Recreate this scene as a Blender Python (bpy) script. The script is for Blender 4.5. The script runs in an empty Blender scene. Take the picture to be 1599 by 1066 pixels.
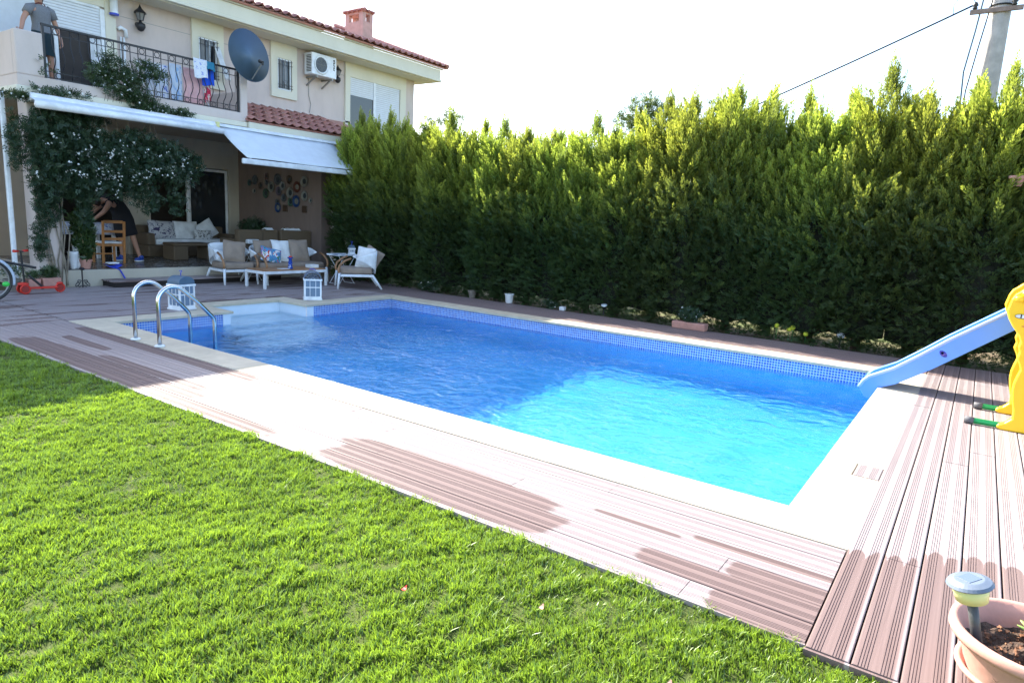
import bpy, math, random
import numpy as np
from mathutils import Vector, Matrix
random.seed(7); RNG = np.random.default_rng(7)
PI = math.pi
S = bpy.context.scene
COL = S.collection

# ---------------------------------------------------------------- camera
cd = bpy.data.cameras.new('camera'); cam = bpy.data.objects.new('camera', cd); COL.objects.link(cam)
CR = Vector((0.57708752, -0.81500728, 0.05227925)); CU = Vector((0.1174988, 0.14620539, 0.9822515)); CF = Vector((0.80818564, 0.56070234, -0.18013568))
CAM = Vector((-3.79, -0.66, 1.5))
mw = Matrix(((CR.x, CU.x, -CF.x, CAM.x), (CR.y, CU.y, -CF.y, CAM.y), (CR.z, CU.z, -CF.z, CAM.z), (0, 0, 0, 1)))
cam.matrix_world = mw
cd.sensor_width = 36; cd.lens = 23.263; cd.clip_start = 0.05; cd.clip_end = 800
S.camera = cam

# ---------------------------------------------------------------- sky, sun, exposure
SUN = Vector((0.30, 1.374, 1.0)).normalized()
ELEV = math.asin(SUN.z); AZ = math.atan2(SUN.x, SUN.y)
W = bpy.data.worlds.new('World'); S.world = W; W.use_nodes = True
wn = W.node_tree; wn.nodes.clear()
sky = wn.nodes.new('ShaderNodeTexSky'); sky.sky_type = 'NISHITA'; sky.sun_disc = False
sky.sun_elevation = ELEV; sky.sun_rotation = AZ; sky.air_density = 1.0; sky.dust_density = 1.6; sky.ozone_density = 1.0
bg = wn.nodes.new('ShaderNodeBackground'); bg.inputs[1].default_value = 0.15
wo = wn.nodes.new('ShaderNodeOutputWorld')
wn.links.new(sky.outputs[0], bg.inputs[0]); wn.links.new(bg.outputs[0], wo.inputs[0])
sd = bpy.data.lights.new('sun', 'SUN'); sun = bpy.data.objects.new('sun', sd); COL.objects.link(sun)
sd.energy = 4.6; sd.angle = math.radians(0.53); sd.color = (1.0, 0.94, 0.82)
sun.rotation_euler = SUN.to_track_quat('Z', 'Y').to_euler(); sun.location = (0, 20, 20)
sd.cycles.is_caustics_light = True
S.view_settings.view_transform = 'Standard'; S.view_settings.look = 'None'
S.view_settings.exposure = 1.95; S.view_settings.gamma = 1.0; S.view_settings.use_curve_mapping = False
S.cycles.use_denoising = True
S.cycles.max_bounces = 9; S.cycles.transparent_max_bounces = 8; S.cycles.diffuse_bounces = 6
S.cycles.sample_clamp_indirect = 10.0; S.cycles.blur_glossy = 0.6

# ---------------------------------------------------------------- helpers
WORLD = {}
def tag(o, label=None, cat=None, group=None, kind=None):
    if label: o['label'] = label
    if cat: o['category'] = cat
    if group: o['group'] = group
    if kind: o['kind'] = kind
    return o
def thing(name, label, cat, loc=(0, 0, 0), group=None):
    o = bpy.data.objects.new(name, None); COL.objects.link(o); o.location = loc
    o.empty_display_size = 0.1
    WORLD[o.name] = Vector(loc)
    return tag(o, label, cat, group)
def attach(o, parent):
    o.parent = parent
    o.matrix_parent_inverse = Matrix.Translation(-WORLD[parent.name])
def place(root, loc, rz=0.0, sc=1.0):
    root.location = loc; root.rotation_euler = (0, 0, rz); root.scale = (sc, sc, sc)
def copy_tree(o, parent=None):
    c = o.copy(); COL.objects.link(c)
    if parent is not None:
        c.parent = parent; c.matrix_parent_inverse = o.matrix_parent_inverse.copy()
    for ch in list(o.children): copy_tree(ch, c)
    return c
def finish(me, name, mat, parent=None, smooth=False, bevel=0, sub=0, solid=0, kind=None, loc=None, seg=1):
    me.materials.append(mat)
    if smooth: me.polygons.foreach_set('use_smooth', [True] * len(me.polygons))
    o = bpy.data.objects.new(name, me); COL.objects.link(o)
    if loc is None:
        n = len(me.vertices); co = np.empty(n * 3, 'f'); me.vertices.foreach_get('co', co); co = co.reshape(-1, 3)
        c = np.array([(co[:, 0].min() + co[:, 0].max()) / 2, (co[:, 1].min() + co[:, 1].max()) / 2, co[:, 2].min()], 'f')
        co -= c; me.vertices.foreach_set('co', co.ravel()); loc = Vector([float(t) for t in c])
    o.location = loc; WORLD[o.name] = Vector(loc)
    if parent is not None: attach(o, parent)
    if solid:
        m = o.modifiers.new('solid', 'SOLIDIFY'); m.thickness = solid; m.offset = 0
    if bevel:
        m = o.modifiers.new('bevel', 'BEVEL'); m.width = bevel; m.segments = seg; m.limit_method = 'ANGLE'; m.angle_limit = 0.6
    if sub:
        m = o.modifiers.new('sub', 'SUBSURF'); m.levels = sub; m.render_levels = sub
    if kind: o['kind'] = kind
    return o
class MB:
    def __init__(s): s.v = []; s.f = []
    def add(s, vs, fs):
        b = len(s.v); s.v.extend([tuple(v) for v in vs]); s.f.extend([tuple(b + i for i in f) for f in fs]); return s
    def box(s, x0, x1, y0, y1, z0, z1, M=None):
        vs = [(x, y, z) for z in (z0, z1) for y in (y0, y1) for x in (x0, x1)]
        if M is not None: vs = [M @ Vector(v) for v in vs]
        return s.add(vs, [(0, 2, 3, 1), (4, 5, 7, 6), (0, 1, 5, 4), (2, 6, 7, 3), (0, 4, 6, 2), (1, 3, 7, 5)])
    def bar(s, a, b, w, h=None):
        a = Vector(a); b = Vector(b); d = (b - a); L = d.length; q = d.to_track_quat('X', 'Z').to_matrix().to_4x4()
        M = Matrix.Translation(a) @ q; h = h or w
        return s.box(0, L, -w / 2, w / 2, -h / 2, h / 2, M)
    def tube(s, pts, r, n=8, closed=False, flat=1.0):
        pts = [Vector(p) for p in pts]; m = len(pts)
        rs = [r] * m if not hasattr(r, '__len__') else list(r)
        up = None; vs = []
        for i, p in enumerate(pts):
            if closed: d = pts[(i + 1) % m] - pts[i - 1]
            else: d = pts[min(i + 1, m - 1)] - pts[max(i - 1, 0)]
            d.normalize()
            if up is None:
                up = Vector((0, 0, 1)) if abs(d.z) < .9 else Vector((1, 0, 0))
            x = d.cross(up).normalized(); up = x.cross(d).normalized()
            for k in range(n):
                a = 2 * PI * k / n
                vs.append(p + (x * math.cos(a) + up * math.sin(a) * flat) * rs[i])
        fs = []
        R = m if closed else m - 1
        for i in range(R):
            for k in range(n):
                a = i * n + k; b = i * n + (k + 1) % n; c = ((i + 1) % m) * n + (k + 1) % n; d2 = ((i + 1) % m) * n + k
                fs.append((a, b, c, d2))
        if not closed:
            fs.append(tuple(range(n - 1, -1, -1))); fs.append(tuple((m - 1) * n + k for k in range(n)))
        return s.add(vs, fs)
    def lathe(s, prof, n=20, c=(0, 0, 0), M=None):
        vs = []; m = len(prof)
        for r, z in prof:
            for k in range(n):
                a = 2 * PI * k / n; v = Vector((r * math.cos(a), r * math.sin(a), z))
                if M is not None: v = M @ v
                vs.append(v + Vector(c))
        fs = [(i * n + k, i * n + (k + 1) % n, (i + 1) * n + (k + 1) % n, (i + 1) * n + k) for i in range(m - 1) for k in range(n)]
        if prof[0][0] > 1e-5: fs.append(tuple(range(n - 1, -1, -1)))
        if prof[-1][0] > 1e-5: fs.append(tuple((m - 1) * n + k for k in range(n)))
        return s.add(vs, fs)
    def ell(s, c, r, nu=12, nv=8, M=None):
        r = (r, r, r) if not hasattr(r, '__len__') else r
        prof = []; vs = []
        for j in range(nv + 1):
            t = PI * j / nv
            for k in range(nu):
                a = 2 * PI * k / nu; v = Vector((math.sin(t) * math.cos(a) * r[0], math.sin(t) * math.sin(a) * r[1], -math.cos(t) * r[2]))
                if M is not None: v = M @ v
                vs.append(v + Vector(c))
        return s.add(vs, [(j * nu + k, j * nu + (k + 1) % nu, (j + 1) * nu + (k + 1) % nu, (j + 1) * nu + k) for j in range(nv) for k in range(nu)])
    def prism(s, pts, axis, a, b):   # pts in the plane of the other two axes
        def V(p, t):
            return {'x': (t, p[0], p[1]), 'y': (p[0], t, p[1]), 'z': (p[0], p[1], t)}[axis]
        n = len(pts)
        fs = [tuple(range(n)), tuple(range(2 * n - 1, n - 1, -1))] + [(i, (i + 1) % n, n + (i + 1) % n, n + i)[::-1] for i in range(n)]
        return s.add([V(p, a) for p in pts] + [V(p, b) for p in pts], fs)
    def grid(s, fn, nu, nv):
        vs = [fn(i / nu, j / nv) for j in range(nv + 1) for i in range(nu + 1)]
        w = nu + 1
        return s.add(vs, [(j * w + i, j * w + i + 1, (j + 1) * w + i + 1, (j + 1) * w + i) for j in range(nv) for i in range(nu)])
    def loft(s, rings, n=18):   # rings: (x, y, z, rx, ry) stacked ellipses
        vs = [(x + rx * math.cos(2 * PI * k / n), y + ry * math.sin(2 * PI * k / n), z) for x, y, z, rx, ry in rings for k in range(n)]
        fs = [(i * n + k, i * n + (k + 1) % n, (i + 1) * n + (k + 1) % n, (i + 1) * n + k) for i in range(len(rings) - 1) for k in range(n)]
        return s.add(vs, fs)
    def build(s, name, mat, parent=None, **k):
        me = bpy.data.meshes.new(name); me.from_pydata(s.v, [], s.f); me.update()
        return finish(me, name, mat, parent, **k)
def fast_mesh(name, V, loops, starts, attrs=None):
    me = bpy.data.meshes.new(name); V = np.ascontiguousarray(V, 'f')
    me.vertices.add(len(V)); me.vertices.foreach_set('co', V.ravel())
    me.loops.add(len(loops)); me.loops.foreach_set('vertex_index', np.ascontiguousarray(loops, 'i'))
    me.polygons.add(len(starts)); me.polygons.foreach_set('loop_start', np.ascontiguousarray(starts, 'i'))
    me.update(calc_edges=True)
    for k, a in (attrs or {}).items():
        at = me.attributes.new(k, 'FLOAT', 'POINT'); at.data.foreach_set('value', np.ascontiguousarray(a, 'f'))
    return me

# ---------------------------------------------------------------- materials
class NT:
    def __init__(s, name):
        s.m = bpy.data.materials.new(name); s.m.use_nodes = True; s.t = s.m.node_tree; s.t.nodes.clear()
        s.out = s.n('OutputMaterial')
    def n(s, typ, **k):
        nd = s.t.nodes.new('ShaderNode' + typ)
        for a, b in k.items(): setattr(nd, a, b)
        return nd
    def l(s, a, b): s.t.links.new(a, b)
    def put(s, sock, v):
        if isinstance(v, bpy.types.NodeSocket): s.l(v, sock)
        else: sock.default_value = v
    def math(s, op, a, b=0.0, c=None, clamp=False):
        nd = s.n('Math', operation=op); nd.use_clamp = clamp; s.put(nd.inputs[0], a); s.put(nd.inputs[1], b)
        if c is not None: s.put(nd.inputs[2], c)
        return nd.outputs[0]
    def mix(s, f, a, b, mode='MIX'):
        nd = s.n('Mix', data_type='RGBA', blend_type=mode); s.put(nd.inputs[0], f)
        s.put(nd.inputs[6], a if isinstance(a, bpy.types.NodeSocket) else (*a, 1)); s.put(nd.inputs[7], b if isinstance(b, bpy.types.NodeSocket) else (*b, 1))
        return nd.outputs[2]
    def pos(s): return s.n('NewGeometry').outputs['Position']
    def obj(s): return s.n('TexCoord').outputs['Object']
    def noise(s, vec, scale, detail=3, rough=.5, dist=0):
        nd = s.n('TexNoise'); s.l(vec, nd.inputs['Vector']); nd.inputs['Scale'].default_value = scale; nd.inputs['Detail'].default_value = detail
        nd.inputs['Roughness'].default_value = rough; nd.inputs['Distortion'].default_value = dist; return nd.outputs['Fac']
    def scalev(s, vec, sc):
        nd = s.n('VectorMath', operation='MULTIPLY'); s.l(vec, nd.inputs[0]); nd.inputs[1].default_value = sc; return nd.outputs[0]
    def ramp(s, f, a, b): return s.n_map(f, a, b)
    def n_map(s, f, a, b, lo=0., hi=1., smooth=True):
        nd = s.n('MapRange'); nd.interpolation_type = 'SMOOTHSTEP' if smooth else 'LINEAR'
        s.put(nd.inputs[0], f); nd.inputs[1].default_value = a; nd.inputs[2].default_value = b; nd.inputs[3].default_value = lo; nd.inputs[4].default_value = hi
        return nd.outputs[0]
    def bump(s, h, st, dist=.01):
        nd = s.n('Bump'); nd.inputs['Strength'].default_value = st; nd.inputs['Distance'].default_value = dist; s.put(nd.inputs['Height'], h); return nd.outputs[0]
    def pr(s, col, rough=.6, metal=0., bump=None, spec=.5, **k):
        b = s.n('BsdfPrincipled'); s.put(b.inputs['Base Color'], col if isinstance(col, bpy.types.NodeSocket) else (*col, 1))
        s.put(b.inputs['Roughness'], rough); b.inputs['Metallic'].default_value = metal; s.put(b.inputs['Specular IOR Level'], spec)
        if bump is not None: s.l(bump, b.inputs['Normal'])
        for a, v in k.items(): s.put(b.inputs[a], v)
        s.l(b.outputs[0], s.out.inputs[0]); return s.m
def vary(c, k): return tuple(max(0, min(1, x * k)) for x in c)
def simple(name, col, rough=.6, metal=0., spec=.5, var=.12, scale=6., bump=.15, bscale=60., bdist=.003):
    t = NT(name); p = t.obj(); n = t.noise(p, scale, 4, .6); n2 = t.noise(p, bscale, 2)
    c = t.mix(t.n_map(n, .3, .7), vary(col, 1 - var), vary(col, 1 + var))
    return t.pr(c, t.n_map(n, .2, .8, rough - .06, min(1, rough + .06)), metal, t.bump(n2, bump, bdist) if bump else None, spec)
def stucco(name, col, stain=.18):
    t = NT(name); p = t.pos(); big = t.noise(t.scalev(p, (1., 1., .35)), 2.2, 5, .65); fine = t.noise(p, 90, 3, .6)
    c = t.mix(t.n_map(big, .35, .75), col, vary(col, 1 - stain)); c = t.mix(t.n_map(fine, .3, .7, 0, .12), c, vary(col, .7))
    return t.pr(c, .88, 0, t.bump(fine, .35, .004), .25)
M = {}
M['pink'] = stucco('pink_stucco', (.65, .545, .49), .14); M['cream'] = stucco('cream_stucco', (.74, .70, .57), .08)
M['brownwall'] = stucco('brown_painted_wall', (.23, .17, .145)); M['patio_cream'] = stucco('patio_riser', (.52, .47, .38), .15)
M['white'] = simple('white_paint', (.74, .76, .78), .35); M['awning'] = simple('awning_fabric', (.66, .70, .74), .8, bump=.1, var=.04)
M['shutter'] = simple('white_shutter', (.70, .73, .77), .4, var=.04); M['iron'] = simple('black_wrought_iron', (.018, .018, .022), .45)
M['chrome'] = simple('stainless_steel', (.62, .62, .60), .2, 1., var=.05, bump=.02); M['darkroom'] = simple('interior_shade', (.05, .042, .038), .9)  # dark interior: near-black colour stands in for indoor shade
M['ceil'] = stucco('ceiling_paint', (.42, .37, .31), .06)
M['wicker'] = None
M['cushion'] = simple('taupe_cushion_fabric', (.27, .21, .165), .9, bump=.4, bscale=300); M['pillow_w'] = simple('white_pillow_fabric', (.70, .71, .72), .9, bump=.3, bscale=200)
M['teak'] = simple('oiled_teak', (.33, .17, .08), .5, bscale=20, var=.3); M['white_frame'] = simple('white_lacquered_frame', (.72, .75, .78), .4)
M['wood_or'] = simple('orange_brown_wood', (.42, .17, .045), .45, var=.25); M['terra'] = simple('terracotta', (.50, .255, .20), .8, var=.1, scale=14)
M['soil'] = simple('potting_soil', (.075, .045, .03), .95, var=.5, scale=30, bump=1., bscale=70, bdist=.02)
M['concrete'] = simple('weathered_concrete', (.42, .39, .37), .9, var=.15); M['plasticblue'] = simple('blue_slide_plastic', (.12, .30, .84), .35, var=.02, bump=.05)
M['yellow'] = simple('yellow_plastic', (.85, .52, .015), .38, var=.02, bump=.04); M['green_tube'] = simple('green_painted_tube', (.012, .22, .06), .3, var=.05)
M['grey_rubber'] = simple('grey_rubber', (.10, .10, .11), .7); M['black'] = simple('black_plastic', (.02, .02, .02), .5)
M['red'] = simple('red_plastic', (.62, .03, .015), .4); M['bluep'] = simple('cobalt_blue_plastic', (.02, .05, .5), .35); M['navy'] = simple('navy_ceramic', (.02, .06, .3), .2)
M['skin'] = simple('skin', (.42, .22, .15), .55, var=.04, bump=.05); M['hair'] = simple('dark_brown_hair', (.025, .014, .01), .5, bump=.6, bscale=120)
M['greytee'] = simple('grey_marl_jersey', (.17, .175, .19), .9, var=.2, scale=90); M['shorts'] = simple('dark_teal_cotton', (.012, .03, .04), .9)
M['blackdress'] = simple('black_cotton_dress', (.012, .012, .016), .95); M['mouth'] = simple('red_lip_paint', (.55, .10, .04), .5)
M['stone'] = simple('grey_brown_stone', (.2, .17, .14), .9, var=.3); M['cream_plastic'] = simple('pale_yellow_plastic', (.72, .68, .30), .5, var=.03)
M['solargrey'] = simple('grey_cap_plastic', (.12, .15, .20), .45); M['dish'] = simple('slate_blue_dish_paint', (.075, .125, .18), .5, var=.06)
M['bracket'] = simple('galvanised_bracket', (.30, .29, .27), .5, .6)
def glass(name, col=(.02, .025, .03), rough=.05):
    t = NT(name); return t.pr(col, rough, 0, None, .8)
M['glass'] = glass('dark_window_glass'); M['solar'] = glass('solar_cell_glass', (.09, .12, .17), .2)

def leafmat(name, young, old, gloss=.12, trans=.45, objvar=.12):
    t = NT(name)
    age = t.n('Attribute', attribute_name='age').outputs['Fac']; var = t.n('Attribute', attribute_name='var').outputs['Fac']
    orn = t.n('ObjectInfo').outputs['Random']
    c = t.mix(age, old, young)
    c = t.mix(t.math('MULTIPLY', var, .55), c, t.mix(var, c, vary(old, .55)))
    hs = t.n('HueSaturation'); t.l(c, hs.inputs['Color'])
    t.l(t.n_map(orn, 0, 1, .5 - objvar * .12, .5 + objvar * .12, False), hs.inputs['Hue']); t.l(t.n_map(orn, 0, 1, 1 - objvar, 1 + objvar, False), hs.inputs['Value'])
    c = hs.outputs[0]
    d = t.n('BsdfDiffuse'); t.l(c, d.inputs[0])
    tr = t.n('BsdfTranslucent'); t.l(t.mix(.5, c, t.mix(1., c, (.95, 1.0, .38), 'MULTIPLY')), tr.inputs[0])
    g = t.n('BsdfGlossy'); g.inputs['Roughness'].default_value = .45; g.inputs[0].default_value = (.6, .65, .6, 1)
    m1 = t.n('MixShader'); m1.inputs[0].default_value = trans; t.l(d.outputs[0], m1.inputs[1]); t.l(tr.outputs[0], m1.inputs[2])
    m2 = t.n('MixShader'); m2.inputs[0].default_value = gloss; t.l(m1.outputs[0], m2.inputs[1]); t.l(g.outputs[0], m2.inputs[2])
    t.l(m2.outputs[0], t.out.inputs[0]); return t.m
M['cypress'] = leafmat('cypress_foliage', (.70, .76, .115), (.054, .105, .042), .03, .60, .10)  # new growth, its tone raised to paint sunlight on the hedge top
M['grass'] = leafmat('grass_blades', (.42, .60, .05), (.10, .17, .03), .10, .48, 0.)
M['vine'] = leafmat('jasmine_leaves', (.085, .15, .06), (.025, .055, .03), .06, .3, .1)
M['plant'] = leafmat('potted_plant_leaves', (.14, .24, .06), (.03, .07, .025), .08, .35, .15)
M['tree'] = leafmat('background_tree_leaves', (.20, .27, .06), (.06, .10, .03), .05, .4, .1)
M['bark'] = simple('brown_bark', (.09, .06, .04), .95, var=.4, scale=12, bump=.8, bscale=40, bdist=.01)
M['inner'] = simple('dark_core_fill', (.018, .022, .012), 1., var=.4, scale=20, bump=1., bscale=30, bdist=.03)  # near-black fill stands in for shade inside the hedge
M['flower'] = simple('white_petals', (.75, .76, .72), .8, var=.03); M['yflower'] = simple('yellow_petals', (.55, .60, .04), .8)

# deck boards: groove geometry is in the mesh; here grain, sun bleaching, wet marks, painted hedge shade and grime
def deckmat():
    t = NT('composite_deck'); p = t.pos(); oi = t.n('ObjectInfo').outputs['Random']; loc = t.obj()
    gr = t.noise(t.scalev(loc, (1.2, 60, 60)), 1.0, 4, .6); bigp = t.noise(p, 1.1, 4, .55)
    dry = t.mix(t.n_map(gr, .3, .7), (.285, .235, .228), (.35, .295, .288)); dry = t.mix(t.math('MULTIPLY', oi, .35), dry, (.26, .20, .195))
    dry = t.mix(t.n_map(bigp, .45, .8, 0, .3), dry, (.24, .19, .19))
    wet_shade_c = t.mix(t.n_map(gr, .3, .7), (.155, .108, .10), (.20, .142, .132))
    sep = t.n('SeparateXYZ'); t.l(p, sep.inputs[0]); X, Y = sep.outputs[0], sep.outputs[1]
    nz = t.math('MULTIPLY', t.math('SUBTRACT', t.noise(t.scalev(p, (6, 6, 6)), 1., 3), .5), 1.)
    # splash marks: (x centre, y centre, x half, y half)
    marks = [(-1.03, 1.74, .235, .84), (-.765, .60, .020, .24), (-.715, -.05, .030, .36), (-1.0475, .02, .082, .44), (-.8925, -.16, .082, .24), (-1.2025, -.17, .085, .24),
             (-.4275, 6.0, .08, 1.75), (-1.11, 5.9, .15, 1.7), (-1.19, 4.9, .08, 1.8), (-.9, 5.2, .06, .9), (-.75, 6.9, .06, .5)]
    rowi = t.math('FLOOR', t.math('DIVIDE', t.math('ADD', X, .35), .155)); wr = t.n('TexWhiteNoise', noise_dimensions='1D'); t.l(rowi, wr.inputs['W'])
    YS = t.math('ADD', Y, t.math('MULTIPLY', t.math('SUBTRACT', wr.outputs[0], .5), .34))
    msk = None
    for cx, cy, hx, hy in marks:
        a = t.math('DIVIDE', t.math('SUBTRACT', X, cx), hx); b = t.math('DIVIDE', t.math('SUBTRACT', YS if hy > .5 else Y, cy), hy)
        a = t.math('POWER', t.math('ABSOLUTE', a), 8.); b = t.math('POWER', t.math('ABSOLUTE', b), 3.)
        r = t.math('ADD', t.math('ADD', a, b), t.math('MULTIPLY', nz, .85)); r = t.n_map(r, 1.14, .86)
        msk = r if msk is None else t.math('MAXIMUM', msk, r)
    # corner boards: one wet tongue with two rounded ends per board, dry along one edge
    v = t.math('FRACT', t.math('DIVIDE', t.math('ADD', t.math('MULTIPLY', Y, -1.), -.33), .155))
    row = t.math('FLOOR', t.math('DIVIDE', t.math('ADD', t.math('MULTIPLY', Y, -1.), -.33), .155))
    lobe = t.math('POWER', t.math('ABSOLUTE', t.math('SINE', t.math('MULTIPLY', t.math('SUBTRACT', v, .1), PI * 2.2))), .45)
    edge = t.math('MAXIMUM', t.n_map(v, .93, .86), 0.)
    wn_ = t.n('TexWhiteNoise', noise_dimensions='1D'); t.l(row, wn_.inputs['W'])
    lim = t.math('ADD', t.math('MULTIPLY', lobe, .13), t.math('ADD', t.math('MULTIPLY', wn_.outputs[0], .10), t.math('ADD', -.46, t.math('MULTIPLY', row, .09))))
    lim = t.math('ADD', lim, t.math('MULTIPLY', nz, .24))
    tongue = t.n_map(t.math('SUBTRACT', X, lim), .015, -.02)
    tongue = t.math('MULTIPLY', tongue, edge); tongue = t.math('MULTIPLY', tongue, t.n_map(Y, -.325, -.335)); tongue = t.math('MULTIPLY', tongue, t.n_map(Y, -1.6, -1.0))
    msk = t.math('MAXIMUM', msk, tongue)
    # splashes all over the terrace boards by the house
    sp = t.n_map(t.noise(t.scalev(p, (.8, 5.5, 1)), 1., 4, .6), .53, .60); sp = t.math('MULTIPLY', sp, t.n_map(Y, 7.9, 8.6)); sp = t.math('MULTIPLY', sp, t.n_map(X, 6., 5.))
    msk = t.math('MAXIMUM', msk, sp)
    band = t.math('MULTIPLY', t.n_map(X, 5.1, 5.13), .85); msk = t.math('MAXIMUM', msk, band)  # boards along the hedge darkened in colour for its shade
    c = t.mix(msk, dry, wet_shade_c)
    dirt = t.n_map(t.noise(p, 26, 4, .7), .60, .74, 0, .25); c = t.mix(dirt, c, (.14, .10, .085))
    return t.pr(c, t.n_map(msk, 0, 1, .48, .55), 0, t.bump(gr, .2, .002), t.n_map(msk, 0, 1, .5, .22))
M['deck'] = deckmat(); M['deckframe'] = simple('dark_under_boards', (.02, .015, .013), .95)
t = NT('travertine'); p = t.pos(); a = t.noise(t.scalev(p, (1, 1, 1)), 5, 6, .65); b = t.noise(p, 60, 4, .7)
c = t.mix(t.n_map(a, .3, .7), (.56, .49, .36), (.44, .38, .28)); c = t.mix(t.n_map(b, .58, .7, 0, .35), c, (.30, .25, .18)); c = t.mix(t.math('MULTIPLY', t.n('ObjectInfo').outputs['Random'], .3), c, (.62, .55, .43))
M['stonecop'] = t.pr(c, .7, 0, t.bump(b, .3, .003), .3)
# pool lining: mosaic band at the water line, blue below with painted caustic mottling
def poolmat():
    t = NT('pool_mosaic'); p = t.pos(); sep = t.n('SeparateXYZ'); t.l(p, sep.inputs[0]); cb = t.n('CombineXYZ')
    t.l(t.math('ADD', sep.outputs[0], sep.outputs[1]), cb.inputs[0]); t.l(sep.outputs[2], cb.inputs[1])
    br = t.n('TexBrick'); br.offset = 0; br.squash = 1; t.l(cb.outputs[0], br.inputs['Vector'])
    for k, v in (('Scale', 1.), ('Mortar Size', .0045), ('Mortar Smooth', .1), ('Bias', 0.), ('Brick Width', .033), ('Row Height', .033)): br.inputs[k].default_value = v
    br.inputs['Color1'].default_value = (.012, .07, .42, 1); br.inputs['Color2'].default_value = (.05, .22, .66, 1); br.inputs['Mortar'].default_value = (.50, .60, .72, 1)
    vo = t.n('TexVoronoi'); t.l(p, vo.inputs['Vector']); vo.inputs['Scale'].default_value = 15.; vr = t.n('SeparateColor'); t.l(vo.outputs['Color'], vr.inputs[0])
    fl = t.noise(p, 1.2, 3); floor = t.mix(t.n_map(fl, .3, .7), (.025, .385, .77), (.04, .43, .79)); floor = t.mix(t.n_map(vr.outputs[0], .5, 1., 0, .6), floor, (.36, .64, .64))  # pale cells painted in for the sparkle of rippled sunlight
    c = t.mix(t.n_map(sep.outputs[2], -.335, -.325), floor, br.outputs['Color'])
    return t.pr(c, .3, 0, None, .4)
M['pool'] = poolmat(); M['poolwhite'] = simple('white_pool_liner', (.66, .74, .80), .4, var=.03)
t = NT('pool_water'); 
gl = t.n('BsdfGlass'); gl.inputs['IOR'].default_value = 1.333; gl.inputs['Roughness'].default_value = 0.0; gl.inputs[0].default_value = (.93, .985, 1, 1)
p = t.pos(); w1_ = t.noise(t.scalev(p, (1.25, .95, 1.)), 4.0, 2, .45, .8); w2_ = t.noise(t.scalev(p, (1.2, .9, 1.)), 8., 4, .62, 1.1); w3_ = t.noise(p, 26., 2, .5, .4); w0_ = t.n_map(t.noise(p, .55, 2), .3, .7, .45, 1.3)
hh = t.math('ADD', t.math('MULTIPLY', t.math('MULTIPLY', w1_, w0_), 1.8), t.math('ADD', t.math('MULTIPLY', t.math('MULTIPLY', w2_, w0_), .42), t.math('MULTIPLY', t.math('MULTIPLY', w3_, w0_), .18)))
t.l(t.bump(hh, 1., .048), gl.inputs['Normal'])
t.l(gl.outputs[0], t.out.inputs[0]); M['water'] = t.m
t = NT('lawn_soil'); p = t.pos(); a = t.noise(p, 9, 5, .65); c = t.mix(t.n_map(a, .3, .7), (.05, .07, .02), (.09, .11, .03)); M['lawn'] = t.pr(c, .95, 0, t.bump(a, .6, .03), .1)
t = NT('garden_ground'); p = t.pos(); a = t.noise(p, .8, 6, .65); b = t.noise(p, 14, 4, .6); c = t.mix(t.n_map(a, .35, .65), (.09, .12, .035), (.16, .12, .075)); c = t.mix(t.n_map(b, .4, .7, 0, .5), c, (.05, .05, .03)); M['ground'] = t.pr(c, .95, 0, t.bump(b, .5, .03), .1)
t = NT('roof_tile_clay'); p = t.obj(); r = t.n('ObjectInfo').outputs['Random']; a = t.noise(p, 9, 4, .6); c = t.mix(r, (.30, .11, .085), (.46, .20, .155)); c = t.mix(t.n_map(a, .4, .75, 0, .5), c, (.16, .06, .05)); M['tile'] = t.pr(c, .42, 0, t.bump(a, .25, .01), .6)
t = NT('woven_rattan'); p = t.pos(); wv = t.n('TexWave'); wv.inputs['Scale'].default_value = 26; wv.bands_direction = 'Z'; t.l(p, wv.inputs['Vector']); c = t.mix(wv.outputs['Fac'], (.10, .07, .045), (.21, .155, .10)); M['wicker'] = t.pr(c, .7, 0, t.bump(wv.outputs['Fac'], .5, .01), .3)

# ---------------------------------------------------------------- ground, lawn, pool, decks
g = MB(); Z = -.07
for x0, x1, y0, y1 in ((-300, -.2, -300, 300), (5.0, 300, -300, 300), (-.2, 5.0, -300, -.2), (-.2, 5.0, 8.95, 300)):
    g.add([(x0, y0, Z), (x1, y0, Z), (x1, y1, Z), (x0, y1, Z)], [(0, 1, 2, 3)])
g.build('ground', M['ground'], kind='structure', loc=(0, 0, 0))
def nz2(x, y, s, seed=0.):
    return (np.sin(x * s * 1.7 + seed) * np.cos(y * s * 1.3 - seed * 2) + np.sin((x + y) * s * 2.9 + seed * 3) * .5 + np.cos((x * .8 - y * 1.4) * s * 4.1 + seed) * .35 + np.sin(x * s * 7.7 - y * s * 5.1) * .2) / 2.05
m = MB(); m.grid(lambda u, v: (-9 + u * 7.715, -6 + v * 18, -.026 + .006 * math.sin(u * 40) * math.cos(v * 70)), 70, 120)
m.build('lawn', M['lawn'], kind='structure', loc=(0, 0, 0), smooth=True)

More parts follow.
